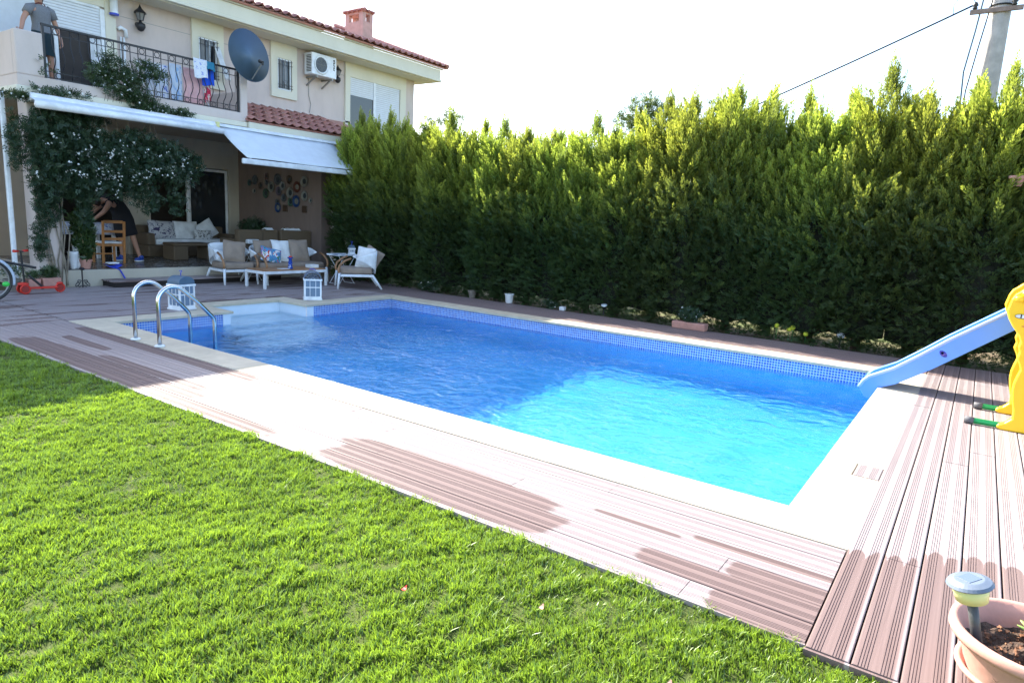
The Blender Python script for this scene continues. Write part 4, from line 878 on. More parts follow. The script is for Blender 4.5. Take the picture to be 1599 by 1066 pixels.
# ---------------------------------------------------------------- garden furniture
def pillow(name, label, w, h, t_, mat, mtx, group=None, cat='cushion'):
    m = MB(); n_ = 14
    def fn(s):
        def f(u, v):
            a, b = 2 * u - 1, 2 * v - 1; e = (1 - abs(a) ** 3.2) * (1 - abs(b) ** 3.2); pin = 1 - .06 * (1 - abs(a)) * 0
            return (a * w / 2 * (1 - .07 * (1 - b * b) * 0 - .05 * (1 - abs(b)) ** 2 * abs(a)), s * (t_ / 2) * max(e, 0) ** .55 + .006 * math.sin(a * 7 + b * 3) * e, b * h / 2 * (1 - .05 * (1 - abs(a)) ** 2 * abs(b)))
        return f
    m.grid(fn(1), n_, n_); m.grid(fn(-1), n_, n_)
    M4 = mtx; m.v = [tuple(M4 @ Vector(v)) for v in m.v]
    o = m.build(name, mat, None, smooth=True); md = o.modifiers.new('weld', 'WELD'); md.merge_threshold = .002
    return tag(o, label, cat, group)
def lounge(w, name, label, cat, group=None):
    r = thing(name, label, cat, (0, 0, 0), group); hw = w / 2
    fr, back = -.34, .30
    m = MB()
    m.box(-hw + .02, hw - .02, fr, fr + .05, .235, .285); m.box(-hw + .02, hw - .02, back - .05, back, .235, .285); m.box(-hw, -hw + .05, fr, back, .235, .285); m.box(hw - .05, hw, fr, back, .235, .285)
    m.build('seat_frame', M['white_frame'], r, bevel=.012, seg=2)
    for s in (-1, 1):
        MB().tube([(s * hw, fr - .02, .31), (s * (hw + .01), fr - .05, 0)], [.027, .021], 8).build('leg', M['white_frame'], r, smooth=True)
        MB().tube([(s * (hw - .02), back - .02, .27), (s * (hw + .01), back + .16, 0)], [.027, .020], 8).build('leg', M['white_frame'], r, smooth=True)
        MB().tube([(s * hw, fr - .02, .30), (s * (hw + .015), fr - .045, .38), (s * (hw + .02), fr - .01, .47), (s * (hw + .02), fr + .09, .555), (s * (hw + .02), fr + .20, .60)], [.024, .023, .023, .022, .022], 8).build('armrest', M['teak'], r, smooth=True)
    def shell(u, v):   # white wrap-around back: horseshoe in plan, deep at the back
        L1 = .42; tot = 2 * L1 + w * .9; s = u * tot; cr = .16
        a = 2 * u - 1
        x = (hw + .02) * math.copysign(min(1, abs(a) * 1.42) ** .75, a) if w < 1 else (hw + .02) * math.copysign(min(1, abs(a) * 1.22) ** .9, a)
        y = back + .06 - .56 * max(0, abs(a) - .55) ** 1.25 / (.45 ** 1.25) * .72
        top = .765 - .16 * abs(a) ** 3; bot = .30 + .285 * max(0, (abs(a) - .45) / .55) ** .9
        z = top + (bot - top) * v
        return (x * (1 - .04 * v), y - .05 * v * (1 - abs(a)), z)
    m = MB(); m.grid(shell, 36, 6); m.build('back_shell', M['white_frame'], r, smooth=True, solid=.022)
    m = MB(); m.box(-hw + .03, hw - .03, fr + .0, back - .02, .288, .415); m.build('seat_cushion', M['cushion'], r, bevel=.045, seg=4, smooth=True)
    return r
arm = lounge(.64, 'garden_armchair', 'white garden armchair left of the sofa, taupe cushion leaning in it', 'armchair', 'white garden armchairs'); arm2 = copy_tree(arm)
tag(arm2, 'white garden armchair right of the sofa, seen from its side with wooden arms', 'armchair', 'white garden armchairs')
place(arm, (3.70, 11.30, 0), math.atan2(-.12 * 0 + .12, .99)); arm.rotation_euler = (0, 0, -.12)
# facing -Y in local axes; the right chair faces the sofa
place(arm2, (5.33, 9.56, 0)); arm2.rotation_euler = (0, 0, math.atan2(.585, -.82) + PI / 2)
sofa = lounge(1.5, 'garden_sofa', 'white two seat garden sofa with taupe seat cushion and four pillows', 'sofa'); place(sofa, (4.74, 11.02, 0), .05)
def M4(x, y, z, rz=0, rx=0, ry=0): return Matrix.Translation((x, y, z)) @ Matrix.Rotation(rz, 4, 'Z') @ Matrix.Rotation(rx, 4, 'X') @ Matrix.Rotation(ry, 4, 'Y')
pillow('pillow', 'taupe pillow leaning in the left white armchair', .42, .42, .15, M['cushion'], M4(3.76, 11.32, .61, -.35, -.3, .12))
pillow('pillow', 'small white pillow tucked low in the left white armchair', .30, .24, .14, M['pillow_w'], M4(3.50, 11.40, .52, .5, -.4, .3))
pillow('pillow', 'taupe pillow at the left end of the white sofa', .44, .42, .15, M['cushion'], M4(4.27, 11.10, .64, .05, -.25))
pillow('pillow', 'white pillow in the middle of the white sofa', .44, .44, .15, M['pillow_w'], M4(4.66, 11.10, .63, 0, -.25, .06))
pillow('pillow', 'taupe pillow at the right end of the white sofa', .46, .46, .15, M['cushion'], M4(5.10, 11.08, .635, -.05, -.25))
t = NT('fish_print_fabric'); p = t.pos(); n1 = t.noise(p, 9, 2, .5, .8); n2 = t.noise(p, 11, 2, .5, 1.5); c = t.mix(t.n_map(n1, .52, .55), (.08, .26, .48), (.7, .7, .72)); c = t.mix(t.n_map(n2, .57, .6), c, (.55, .05, .02)); c = t.mix(t.n_map(n2, .36, .33), c, (.06, .16, .03)); M['print'] = t.pr(c, .9)
pillow('pillow', 'blue pillow with white and red print in front on the sofa', .46, .30, .13, M['print'], M4(4.32, 10.93, .56, .0, -.35, .25))
pillow('pillow', 'white pillow standing in the right white armchair', .36, .42, .16, M['pillow_w'], M4(5.45, 9.44, .60, -1.05, -.2, .12))
pillow('pillow', 'taupe pillow behind the white one in the right armchair', .40, .40, .13, M['cushion'], M4(5.60, 9.42, .60, -1.0, -.25, .5))
ct = thing('coffee_table', 'low white coffee table with teak top in front of the sofa', 'coffee table', (4.3, 10.3, 0))
for k in range(5): part('slat', M['teak'], ct, (3.60, 5.0, 10.10 + k * .115, 10.10 + k * .115 + .108, .325, .345))
m = MB(); m.box(3.58, 5.02, 10.08, 10.12, .27, .322); m.box(3.58, 5.02, 10.65, 10.69, .27, .322); m.box(3.58, 3.62, 10.12, 10.65, .27, .322); m.box(4.98, 5.02, 10.12, 10.65, .27, .322); m.build('apron', M['white_frame'], ct, bevel=.006)
for x in (3.60, 5.0):
    for y in (10.10, 10.67): MB().box(x - .025, x + .025, y - .025, y + .025, 0, .27).build('leg', M['white_frame'], ct, bevel=.008)
b = thing('candle_holder', 'blue painted ceramic candle holder with a red candle on the coffee table', 'candle holder', (4.27, 10.25, .346))
MB().lathe([(.05, 0), (.052, .02), (.036, .05), (.04, .12), (.028, .17), (.03, .19), (.058, .215), (.056, .222), (.02, .215)], 18, c=(4.27, 10.25, .346)).build('stem', printcloth('blue_glaze', (.02, .06, .32), (.5, .55, .65), 28, .62), b, smooth=True)
MB().lathe([(.03, .215), (.03, .245), (.01, .25)], 12, c=(4.27, 10.25, .346)).build('candle', M['red'], b, smooth=True)
tr = part('tray', M['pillow_w'], None, (4.02, 4.2, 10.18, 10.32, .347, .357), bevel=.004); tag(tr, 'flat white tray lying left of the blue candle holder', 'tray')
tr = part('box', M['pillow_w'], None, (4.75, 4.95, 10.25, 10.42, .347, .41), bevel=.005); tag(tr, 'small white and red box at the right end of the coffee table', 'box')
def folding_table(x, y, rz, lab, z=.62, w=.52, d=.36):
    r = thing('folding_table', lab, 'side table', (0, 0, 0), 'white folding side tables')
    m = MB(); m.box(-w / 2, w / 2, -d / 2, d / 2, z - .012, z); m.box(-w / 2, w / 2, -d / 2, -d / 2 + .012, z, z + .02); m.box(-w / 2, w / 2, d / 2 - .012, d / 2, z, z + .02); m.build('tray_top', M['white_frame'], r, bevel=.003)
    for s in (-1, 1):
        for q_ in (-1, 1): MB().tube([(q_ * w * .42, s * (d / 2 - .03), z - .014), (-q_ * w * .40, s * (d / 2 - .03) - q_ * .012, .01)], .007, 6).build('leg', M['white_frame'], r)
    for q_ in (-1, 1): MB().tube([(q_ * w * .40, -d / 2 + .02, .012), (q_ * w * .40, d / 2 - .02, .012)], .007, 6).build('foot_bar', M['white_frame'], r)
    place(r, (x, y, 0), rz); return r
folding_table(5.55, 10.25, .0, 'thin legged white folding table between sofa and right armchair', .60); folding_table(4.22, 11.52, .1, 'thin legged white folding table between left armchair and sofa', .60, .46)
pl_ = MB().lathe([(.11, 0), (.14, .012), (.135, .016), (.10, .006)], 20, c=(5.42, 10.2, .603)).build('dish', simple('pale_blue_ceramic', (.3, .36, .5), .3), None, smooth=True); tag(pl_, 'small blue grey dish on the right folding table', 'dish')
def lantern(name, lab, x, y, z, w, h, rz, roof):
    r = thing(name, lab, 'lantern', (0, 0, 0), 'white lanterns'); a = w / 2; t_ = w * .09
    MB().box(-a - .012, a + .012, -a - .012, a + .012, 0, .025).box(-a, a, -a, a, .025, .06).build('base', M['white'], r, bevel=.003)
    MB().box(-a - .012, a + .012, -a - .012, a + .012, h - .03, h).build('top', M['white'], r, bevel=.003)
    m = MB()
    for sx in (-1, 1):
        for sy in (-1, 1): m.box(sx * a - (t_ if sx > 0 else 0), sx * a + (t_ if sx < 0 else 0), sy * a - (t_ if sy > 0 else 0), sy * a + (t_ if sy < 0 else 0), .06, h - .03)
    m.build('corner_posts', M['white'], r)
    for k in range(4):
        R4 = Matrix.Rotation(k * PI / 2, 4, 'Z'); m = MB()
        for f in (-.33, .33): m.box(a * f - .004, a * f + .004, -a + .002, -a + .010, .06, h - .03, R4)
        m.box(-a + t_, a - t_, -a + .001, -a + .011, .06 + (h - .09) * .55, .075 + (h - .09) * .55, R4); m.build('window_bars', M['white'], r)
    part('glass_box', simple('smoky_lantern_glass', (.16, .22, .30), .15, var=.02, bump=0), r, (-a + .014, a - .014, -a + .014, a - .014, .061, h - .031))
    if roof == 'barrel':
        m = MB(); m.prism([(-a * 1.02, h + .001)] + [(a * 1.02 * math.cos(PI - k * PI / 12), h + .02 + a * .75 * math.sin(k * PI / 12)) for k in range(13)] + [(a * 1.02, h + .001)], 'y', -a, a); m.build('roof', M['dish'], r, bevel=.004)
        MB().tube([(0, 0, h + .02 + a * .75), (.0, 0, h + a * .75 + .06), (.02, 0, h + a * .75 + .09), (-.02, 0, h + a * .75 + .09)], .006, 6).build('handle', M['bluep'], r)
    else:
        m = MB()
        for y_ in (-a, a - .01):
            for R_ in (a * .95, a * .62, a * .3): m.tube([(R_ * math.cos(k * PI / 10), y_ + .005, h + R_ * .8 * math.sin(k * PI / 10)) for k in range(11)], .007, 5)
            for k in range(1, 6): q_ = k * PI / 6; m.tube([(0, y_ + .005, h), (a * .95 * math.cos(q_), y_ + .005, h + a * .76 * math.sin(q_))], .005, 5)
        m.build('arch_grille', M['solargrey'], r, kind='stuff')
        m = MB(); m.grid(lambda u, v: (a * 1.0 * math.cos(PI * u), -a + 2 * a * v, h + .006 + a * .82 * math.sin(PI * u)), 12, 1); m.build('roof', M['solargrey'], r, solid=.006, smooth=True)
        MB().tube([(.05 * math.cos(k * PI / 8), 0, h + a * .85 + .02 + .018 * math.sin(k * PI / 8)) for k in range(9)], .006, 6).build('handle', M['bluep'], r)
    place(r, (x, y, z), rz); return r
lantern('garden_lantern', 'white wooden lantern with arched top on the deck behind the pool steps', 3.44, 8.53, 0, .28, .355, -.62, 'arch')
lantern('garden_lantern', 'white wooden lantern with grey barrel roof standing behind the pool ladder', 1.20, 8.58, 0, .25, .365, .15, 'barrel')
lantern('table_lantern', 'small white lantern on the folding table beside the right armchair', 5.78, 10.22, .604, .11, .14, -.4, 'barrel')

# ---------------------------------------------------------------- inside the patio
def wicker_sofa(name, lab, x0, x1, y0, y1, back, z0=.277, zt=1.0, arm=.16, cat='sofa'):
    r = thing(name, lab, cat, ((x0 + x1) / 2, (y0 + y1) / 2, z0), 'brown wicker patio furniture')
    part('base', M['wicker'], r, (x0, x1, y0, y1, z0, z0 + .26), bevel=.03, seg=2)
    if back == 'front': part('backrest', M['wicker'], r, (x0, x1, y0 - .005, y0 + .16, z0 + .26, zt), bevel=.03, seg=2)
    if back == 'rear': part('backrest', M['wicker'], r, (x0, x1, y1 - .16, y1 + .005, z0 + .26, zt), bevel=.03, seg=2)
    for a, b in ((x0 - .004, x0 + arm), (x1 - arm, x1 + .004)): part('armrest', M['wicker'], r, (a, b, y0 + .17 if back == 'front' else y0, y1 - .17 if back == 'rear' else y1, z0 + .26, z0 + .52), bevel=.03, seg=2)
    part('seat_cushion', M['pillow_w'], r, (x0 + arm + .01, x1 - arm - .01, y0 + (.18 if back == 'front' else -.01), y1 - (.18 if back == 'rear' else -.0), z0 + .262, z0 + .40), bevel=.04, seg=3, smooth=True)
    return r
ws1 = wicker_sofa('wicker_sofa', 'brown wicker sofa with printed and white cushions by the sliding doors', 3.62, 5.75, 14.35, 15.1, 'rear', zt=.95)
for k, (x, mt, lab, w_) in enumerate(((4.12, printcloth('grey_script_print', (.5, .5, .52), (.06, .05, .12), 13, .55), 'white cushion with dark printed script, left on the wicker sofa', .62), (4.68, M['pillow_w'], 'plain pale cushion in the middle of the wicker sofa', .58), (5.16, M['pillow_w'], 'pale tipped cushion at the right of the wicker sofa', .56))):
    pillow('cushion', lab, w_, .42, .17, mt, M4(x, 14.72, .86, .0, -.25, (.05, 0, -.5)[k]))
pillow('cushion', 'small cushion with black letter print and orange patch on the wicker sofa', .44, .26, .12, printcloth('orange_black_print', (.6, .6, .6), (.03, .03, .03), 16, .55), M4(4.95, 14.45, .76, 0, -.3))
wicker_sofa('wicker_armchair', 'brown wicker armchair seen from behind, left of the two sofa backs', 4.48, 5.07, 12.28, 13.0, 'front', arm=.12, cat='armchair')
wicker_sofa('wicker_armchair', 'narrow brown wicker armchair seen from behind, in the middle of the row', 5.10, 5.50, 12.34, 13.0, 'front', arm=.10, cat='armchair')
wicker_sofa('wicker_sofa', 'brown wicker sofa seen from behind beside the plate wall', 5.53, 6.36, 12.28, 13.0, 'front', arm=.14)
wt = thing('wicker_table', 'low brown wicker coffee table in front of the patio sofa', 'coffee table', (4.1, 13.65, .277), 'brown wicker patio furniture')
part('table_top', M['wicker'], wt, (3.66, 4.55, 13.35, 13.85, .58, .64), bevel=.02); part('side_panel', M['wicker'], wt, (3.66, 3.98, 13.36, 13.84, .277, .578), bevel=.02); part('side_panel', M['wicker'], wt, (4.42, 4.55, 13.36, 13.84, .277, .578), bevel=.02)
wb = MB().lathe([(.06, 0), (.11, .07), (.105, .072), (.055, .01)], 16, c=(4.75, 12.7, .95)); 
for x, w_, lab in ((5.25, .2, 'folded white cloth on the wicker backs, smaller one'), (5.85, .45, 'crumpled white cloth lying on the wicker sofa back')):
    m = MB(); m.grid(lambda u, v: (x - w_ / 2 + w_ * u, 12.28 + .17 * v, 1.005 + .045 * abs(math.sin(u * 9 + v * 4)) * math.sin(PI * v)), 18, 8); o = m.build('folded_cloth', M['pillow_w'], None, smooth=True, solid=.006); tag(o, lab, 'cloth')
part_ = part('white_bowl', M['pillow_w'], None, (4.62, 4.9, 12.15, 12.27, .70, .80), bevel=.03, seg=3); tag(part_, 'white tub hanging behind the left wicker armchair', 'tub')
# dining set on the left
dc = thing('dining_chair', 'orange brown wooden dining chair with white seat on the patio', 'chair', (2.28, 13.0, .277))
for x in (2.09, 2.47): MB().bar((x, 12.98, .277), (x, 12.92, 1.08), .04, .035).build('rear_post', M['wood_or'], dc, bevel=.004); MB().box(x - .018, x + .018, 13.36, 13.4, .277, .66).build('leg', M['wood_or'], dc)
for z in (.72, .86, 1.04): MB().box(2.11, 2.45, 12.925, 12.945, z, z + (.05 if z < 1 else .055)).build('back_rail', M['wood_or'], dc, bevel=.004)
part('seat_frame', M['wood_or'], dc, (2.10, 2.46, 12.975, 13.38, .60, .65), bevel=.004); part('seat_pad', M['pillow_w'], dc, (2.115, 2.445, 12.99, 13.37, .651, .69), bevel=.015, seg=2); part('stretcher', M['wood_or'], dc, (2.11, 2.45, 13.37, 13.39, .42, .45))
dt = thing('dining_table', 'patio dining table under a white cloth with blue print', 'table', (1.95, 13.9, .277))
part('table_top', M['wood_or'], dt, (1.45, 2.6, 13.5, 14.3, .96, 1.0)); 
for x in (1.5, 2.55):
    for y in (13.55, 14.25): MB().box(x - .03, x + .03, y - .03, y + .03, .277, .96).build('leg', M['white'], dt)
m = MB(); m.grid(lambda u, v: (1.40 + 1.25 * u, 13.46 + .86 * v if v > .3 else 13.455 - .01 * math.sin(u * 18), 1.008 if v > .3 else 1.008 - (.3 - v) * .7), 30, 10); tc = m.build('tablecloth', printcloth('blue_flower_cloth', (.55, .57, .65), (.10, .14, .4), 14, .6), None, smooth=True, solid=.003); tag(tc, 'white and blue printed cloth over the patio dining table', 'tablecloth')
# plates on the brown side wall
plates = [(14.47, 2.15, .12, 'grey', 'far upper'), (14.70, 2.08, .08, 'teal', 'innermost'), (14.24, 2.01, .09, 'brown', 'narrow'), (14.0, 2.24, .08, 'pink', 'top left'), (13.99, 2.10, .07, 'grey', 'small'), (14.5, 1.88, .07, 'white', 'tiny'), (14.03, 1.83, .12, 'green', 'left low'), (13.81, 1.99, .13, 'white', 'bright left'), (13.55, 2.17, .14, 'grey', 'large central'),
          (13.36, 2.02, .11, 'white', 'central'), (13.51, 1.89, .11, 'mauve', 'middle'), (13.1, 2.17, .10, 'brown', 'upper dull'), (13.07, 1.86, .13, 'white', 'bright middle'), (13.32, 1.74, .10, 'grey', 'lower'), (12.81, 2.0, .13, 'rust', 'red brown'), (12.54, 2.13, .13, 'white', 'upper right'), (12.53, 1.80, .12, 'white', 'lower right'), (12.84, 1.67, .14, 'blue', 'vivid'),
          (13.57, 1.63, .08, 'grey', 'low'), (13.55, 1.50, .12, 'blue', 'dark lowest'), (13.06, 1.64, .10, 'green', 'dull'), (12.31, 1.70, .06, 'white', 'smallest outermost')]
pc = {'grey': (.16, .17, .19), 'teal': (.04, .16, .15), 'brown': (.14, .08, .05), 'pink': (.32, .18, .16), 'white': (.42, .41, .36), 'green': (.10, .2, .13), 'mauve': (.17, .13, .19), 'rust': (.2, .05, .03), 'blue': (.02, .09, .3)}
pm = {k: simple(k + '_glaze', vary(v, .5), .35, bump=0) for k, v in pc.items()}; pm['centre'] = simple('dark_glaze_centre', (.04, .05, .06), .25, bump=0)
for i, (y, z, r_, cn, wd) in enumerate(plates):
    rt = thing('wall_plate', f'{wd} {cn} plate hanging on the brown patio wall', 'plate', (6.378, y, z), 'plates hung on the brown patio wall')
    Mx = Matrix.Rotation(-PI / 2, 4, 'Y')
    MB().lathe([(r_ * .35, .0), (r_ * .6, .004), (r_ * .95, .022), (r_, .024), (r_ * .9, .016), (r_ * .55, .010), (.001, .010)], 20, c=(6.378, y, z), M=Mx).build('rim', pm[cn], rt, smooth=True)
    MB().lathe([(r_ * .5, .0115), (r_ * .48, .0125), (.001, .0125)], 16, c=(6.378, y, z), M=Mx).build('centre', pm['centre'] if cn in ('white', 'grey', 'green') else pm['white'] if cn in ('rust', 'blue') else pm['centre'], rt)
for y, z, lab in ((13.27, 1.49, 'brown square tile hung low in the middle of the plate wall'), (12.54, 1.49, 'brown square tile hung at the lower right of the plates')):
    o = part('wall_tile', pm['brown'], None, (6.36, 6.378, y - .09, y + .09, z - .08, z + .08), bevel=.004); tag(o, lab, 'wall tile')
def shrub(name, lab, cat, x, y, z, pot, blobs, dens, mat='plant', tm=PIN, size=.07, seed=1, flowers=None, up=.6):
    r = thing(name, lab, cat, (x, y, z)); rg = np.random.default_rng(seed)
    if pot:
        kind, a, h, pmat = pot
        if kind == 'round': MB().lathe([(a * .68, 0), (a * .95, h * .8), (a * 1.06, h * .8), (a * 1.06, h), (a * .92, h), (a * .86, h * .75), (.001, h * .75)], 22, c=(x, y, z)).build('pot', M[pmat], r, smooth=False)
        else: MB().prism([(x - a, z), (x - a * 1.12, z + h), (x + a * 1.12, z + h), (x + a, z)], 'y', y - .09, y + .09).build('pot', M[pmat], r, bevel=.008)
        MB().lathe([(a * .84, h * .8), (.001, h * .84)], 14, c=(x, y, z)).build('soil', M['soil'], r)
    P = cloud([(x + b[0], y + b[1], z + b[2], b[3], b[4], b[5], b[6]) for b in blobs], rg, dens); foliage('leaves', M[mat], r, P, size, rg, tm, up=up, age=.5)
    if flowers:
        n_, s_, fm = flowers; i = rg.choice(len(P), n_); Q_ = P[i].copy(); Q_[:, 2] += .02; foliage('flowers', M[fm], r, Q_, s_, rg, FLW, up=1.5)
    return r
shrub('potted_shrub', 'green shrub in a terracotta planter beside the house pillar', 'plant', .72, 11.72, 0, ('box', .12, .18, 'terra'), [(0, 0, .26, .14, .10, .10, 1)], 260, size=.06, seed=3)
shrub('potted_shrub', 'low shrub in the darker terracotta planter behind the red scooter', 'plant', .48, 11.74, 0, ('box', .08, .17, 'terra'), [(0, 0, .22, .10, .09, .08, 1)], 160, size=.05, seed=4)
shrub('potted_flowers', 'pale flowering plant at the corner left of the pillar', 'plant', .20, 11.72, 0, ('round', .12, .18, 'stone'), [(0, 0, .3, .2, .12, .10, 1)], 200, size=.05, seed=5, flowers=(60, .035, 'flower'))
shrub('bamboo_plant', 'tall green leafy plant in brown pot at the patio edge', 'plant', 1.42, 12.10, .277, ('round', .10, .16, 'terra'), [(0, 0, .45, .16, .12, .32, 1), (-.05, 0, .75, .18, .12, .25, .7)], 260, tm=TUFT, size=.12, seed=6, up=1.2)
m = MB(); 
for k in range(7): m.tube([(1.42 + random.uniform(-.05, .05), 12.1 + random.uniform(-.04, .04), .40), (1.42 + random.uniform(-.14, .14), 12.1 + random.uniform(-.1, .1), 1.0)], .006, 5)
o = m.build('cane', simple('dry_cane', (.35, .27, .14), .7), None, kind='stuff'); o.parent = bpy.data.objects['bamboo_plant']; o.matrix_parent_inverse = Matrix.Translation(-Vector((1.42, 12.10, .277)))
shrub('window_plant', 'dark leafy plant at the foot of the plate wall behind the wicker chairs', 'plant', 6.1, 14.2, .277, ('round', .14, .3, 'terra'), [(0, 0, .72, .35, .25, .22, 1)], 420, mat='vine', size=.09, seed=7)
v1 = MB().lathe([(.035, 0), (.05, .02), (.058, .12), (.065, .22), (.085, .30), (.08, .305), (.05, .2)], 18, c=(1.2, 12.03, .277)).build('white_vase', M['pillow_w'], None, smooth=True); tag(v1, 'short white flared vase at the patio edge by the pillar', 'vase')
v2 = MB().lathe([(.045, 0), (.06, .06), (.05, .2), (.045, .32), (.055, .42), (.05, .42)], 18, c=(1.29, 12.14, .277)).build('white_vase', M['pillow_w'], None, smooth=True); tag(v2, 'tall slim white vase behind the short flared one', 'vase')
sst = thing('scroll_stand', 'black wrought iron scroll foot stand before the patio edge', 'stand', (1.19, 11.7, 0))
MB().tube([(1.19, 11.7, 0), (1.19, 11.7, .30)], .012, 8).lathe([(.03, .29), (.05, .31), (.03, .33), (.001, .33)], 10, c=(1.19, 11.7, 0)).build('post', M['iron'], sst)
for s in (-1, 1):
    sp_ = [(1.19 + s * (.012 + .11 * k / 14) if k < 8 else 1.19 + s * (.075 + .042 * math.cos((k - 8) * .62)), 11.7, .02 + .012 * math.sin(k) if k < 8 else .06 + .045 * math.sin((k - 8) * .62 - .9)) for k in range(18)]
    MB().tube(sp_, .007, 6).build('scroll', M['iron'], sst); MB().tube([(1.19 + s * (.02 + .028 * (1 - math.cos(k * .55))), 11.7, .10 + .028 * math.sin(k * .55)) for k in range(10)], .006, 6).build('scroll', M['iron'], sst)
dp = thing('dustpan', 'cobalt blue dustpan with handle hanging over the patio edge', 'dustpan', (1.83, 12.0, .28))
m = MB(); m.grid(lambda u, v: (1.70 + .26 * u, 12.10 - .14 * v, .285 + .10 * (u - .5) ** 2 * 2 + .03 * (1 - v)), 10, 6); m.build('pan', M['bluep'], dp, solid=.006, smooth=True); MB().tube([(1.84, 11.96, .29), (1.88, 11.88, .26), (1.95, 11.85, .10)], .013, 8).build('handle', M['bluep'], dp)
o = part('folded_paper', M['pillow_w'], None, (1.78, 1.96, 12.06, 12.2, .35, .375), bevel=.004); tag(o, 'white folded paper lying on the blue dustpan', 'paper')

# scooter and bicycle
sc = thing('kick_scooter', 'red and black three wheel child scooter parked by the planters', 'scooter', (.42, 11.2, 0))
for x, y in ((.17, 11.14), (.17, 11.28), (.66, 11.2)):
    wv_ = MB().tube([(x + .062 * math.cos(k * PI / 9), y, .075 + .062 * math.sin(k * PI / 9)) for k in range(18)], .013, 8, closed=True).build('wheel', M['red'], sc, smooth=True)
    MB().lathe([(.05, -.012), (.05, .012)], 16, c=(x, y, .075), M=Matrix.Rotation(PI / 2, 4, 'X')).build('hub', simple('dark_red_plastic', (.28, .02, .015), .5), wv_)
MB().box(.20, .62, 11.15, 11.25, .075, .10).build('deck', M['red'], sc, bevel=.01, seg=2); MB().ell((.17, 11.21, .15), (.075, .09, .03), 12, 6).build('mudguard', M['red'], sc, smooth=True); MB().ell((.66, 11.2, .145), (.05, .03, .022), 10, 6).build('brake', M['red'], sc, smooth=True)
MB().tube([(.19, 11.21, .10), (.165, 11.2, .65)], .014, 8).build('stem', M['black'], sc); MB().tube([(.165, 11.11, .65), (.165, 11.29, .65)], .012, 8).build('handlebar', M['black'], sc)
for s in (-1, 1): MB().tube([(.165 + s * .03, 11.2 + s * .02, .65), (.165 + s * .11, 11.2 + s * .06, .655)], [.014, .022], 8).build('grip', M['red'], sc, smooth=True)
MB().tube([(.26, 11.25, .28), (.42, 11.22, .10)], .018, 8).build('brace', M['black'], sc)
bk = thing('bicycle', 'child bicycle with white and green mudguard, cut off at the left edge', 'bicycle', (-.75, 10.5, 0))
for x in (-.49, -1.3):
    wv_ = MB().tube([(x + .285 * math.cos(k * PI / 18), 10.5, .30 + .285 * math.sin(k * PI / 18)) for k in range(36)], .02, 8, closed=True).build('wheel', M['black'], bk, smooth=True)
    m = MB()
    for k in range(14): a = k * PI / 7; m.tube([(x, 10.5, .30), (x + .26 * math.cos(a), 10.5, .30 + .26 * math.sin(a))], .0025, 4)
    m.tube([(x + .258 * math.cos(k * PI / 14), 10.5, .30 + .258 * math.sin(k * PI / 14)) for k in range(28)], .011, 6, closed=True); m.build('rim', M['bracket'], wv_, kind='stuff')
m = MB(); m.tube([(-.49, 10.5, .30), (-.62, 10.5, .62), (-.60, 10.5, .74)], .018, 8); m.tube([(-.62, 10.5, .58), (-1.02, 10.5, .28), (-1.3, 10.5, .3)], .02, 8); m.tube([(-1.02, 10.5, .28), (-1.12, 10.5, .68)], .018, 8); m.build('frame', M['white'], bk, smooth=True)
m = MB(); m.tube([(-.60, 10.28, .78), (-.60, 10.5, .74), (-.60, 10.72, .78)], .012, 8); m.build('handlebar', M['black'], bk); MB().ell((-1.14, 10.5, .70), (.12, .06, .03), 12, 6).build('saddle', M['black'], bk, smooth=True)
m = MB(); m.tube([(-.49 + .315 * math.cos(a), 10.5, .30 + .315 * math.sin(a)) for a in np.linspace(-.25, 1.3, 14)], .022, 8); m.build('mudguard', simple('blue_white_mudguard', (.45, .52, .62), .35), bk, smooth=True); MB().ell((-.27, 10.5, .24), (.05, .02, .035), 8, 6).build('reflector', simple('bright_green_reflector', (.05, .6, .08), .3), bk, smooth=True)
MB().tube([(-.36, 10.62, .575), (.14, 10.6, .45)], .018, 8).build('carrier_bar', M['black'], bk)

# climbing jasmine
VN = thing('climbing_jasmine', 'dark green climbing jasmine with small white flowers over the pillar and balcony', 'climbing plant', (.8, 11.75, 0)); rg = np.random.default_rng(21)
blobs = [(1.0, 11.68, 2.45, .55, .20, .40, 1.3), (1.55, 11.66, 2.15, .60, .22, .48, 1.6), (2.15, 11.62, 2.2, .55, .22, .50, 1.4), (2.7, 11.62, 2.2, .45, .18, .38, .85), (3.1, 11.64, 2.15, .28, .14, .32, .3), (.75, 11.7, 2.0, .28, .2, .6, .6), (1.25, 11.7, 1.75, .42, .2, .35, .7), (1.95, 11.7, 1.75, .4, .2, .3, .45), (1.2, 11.74, 2.75, .6, .12, .15, .4),
         (.78, 11.76, 1.45, .22, .12, .5, .35), (1.30, 11.72, 1.35, .12, .12, .35, .22), (.62, 11.74, .8, .10, .1, .4, .14), (2.35, 11.72, 1.5, .25, .12, .3, .16), (2.85, 11.7, 1.55, .25, .1, .35, .12), (.4, 11.76, 2.3, .12, .12, .5, .2)]
P = cloud(blobs, rg, 1650); foliage('leaves', M['vine'], VN, P, .085, rg, PIN, age=.4)
i = rg.choice(len(P), 900); Q_ = P[i]; Q_ = Q_[Q_[:, 1] < 11.62][:62]; Q_[:, 1] -= .05; Q_ = np.repeat(Q_, 6, 0) + rg.normal(0, .035, (len(Q_) * 6, 3)); foliage('flowers', M['flower'], VN, Q_, .042, rg, FLW, up=0.)
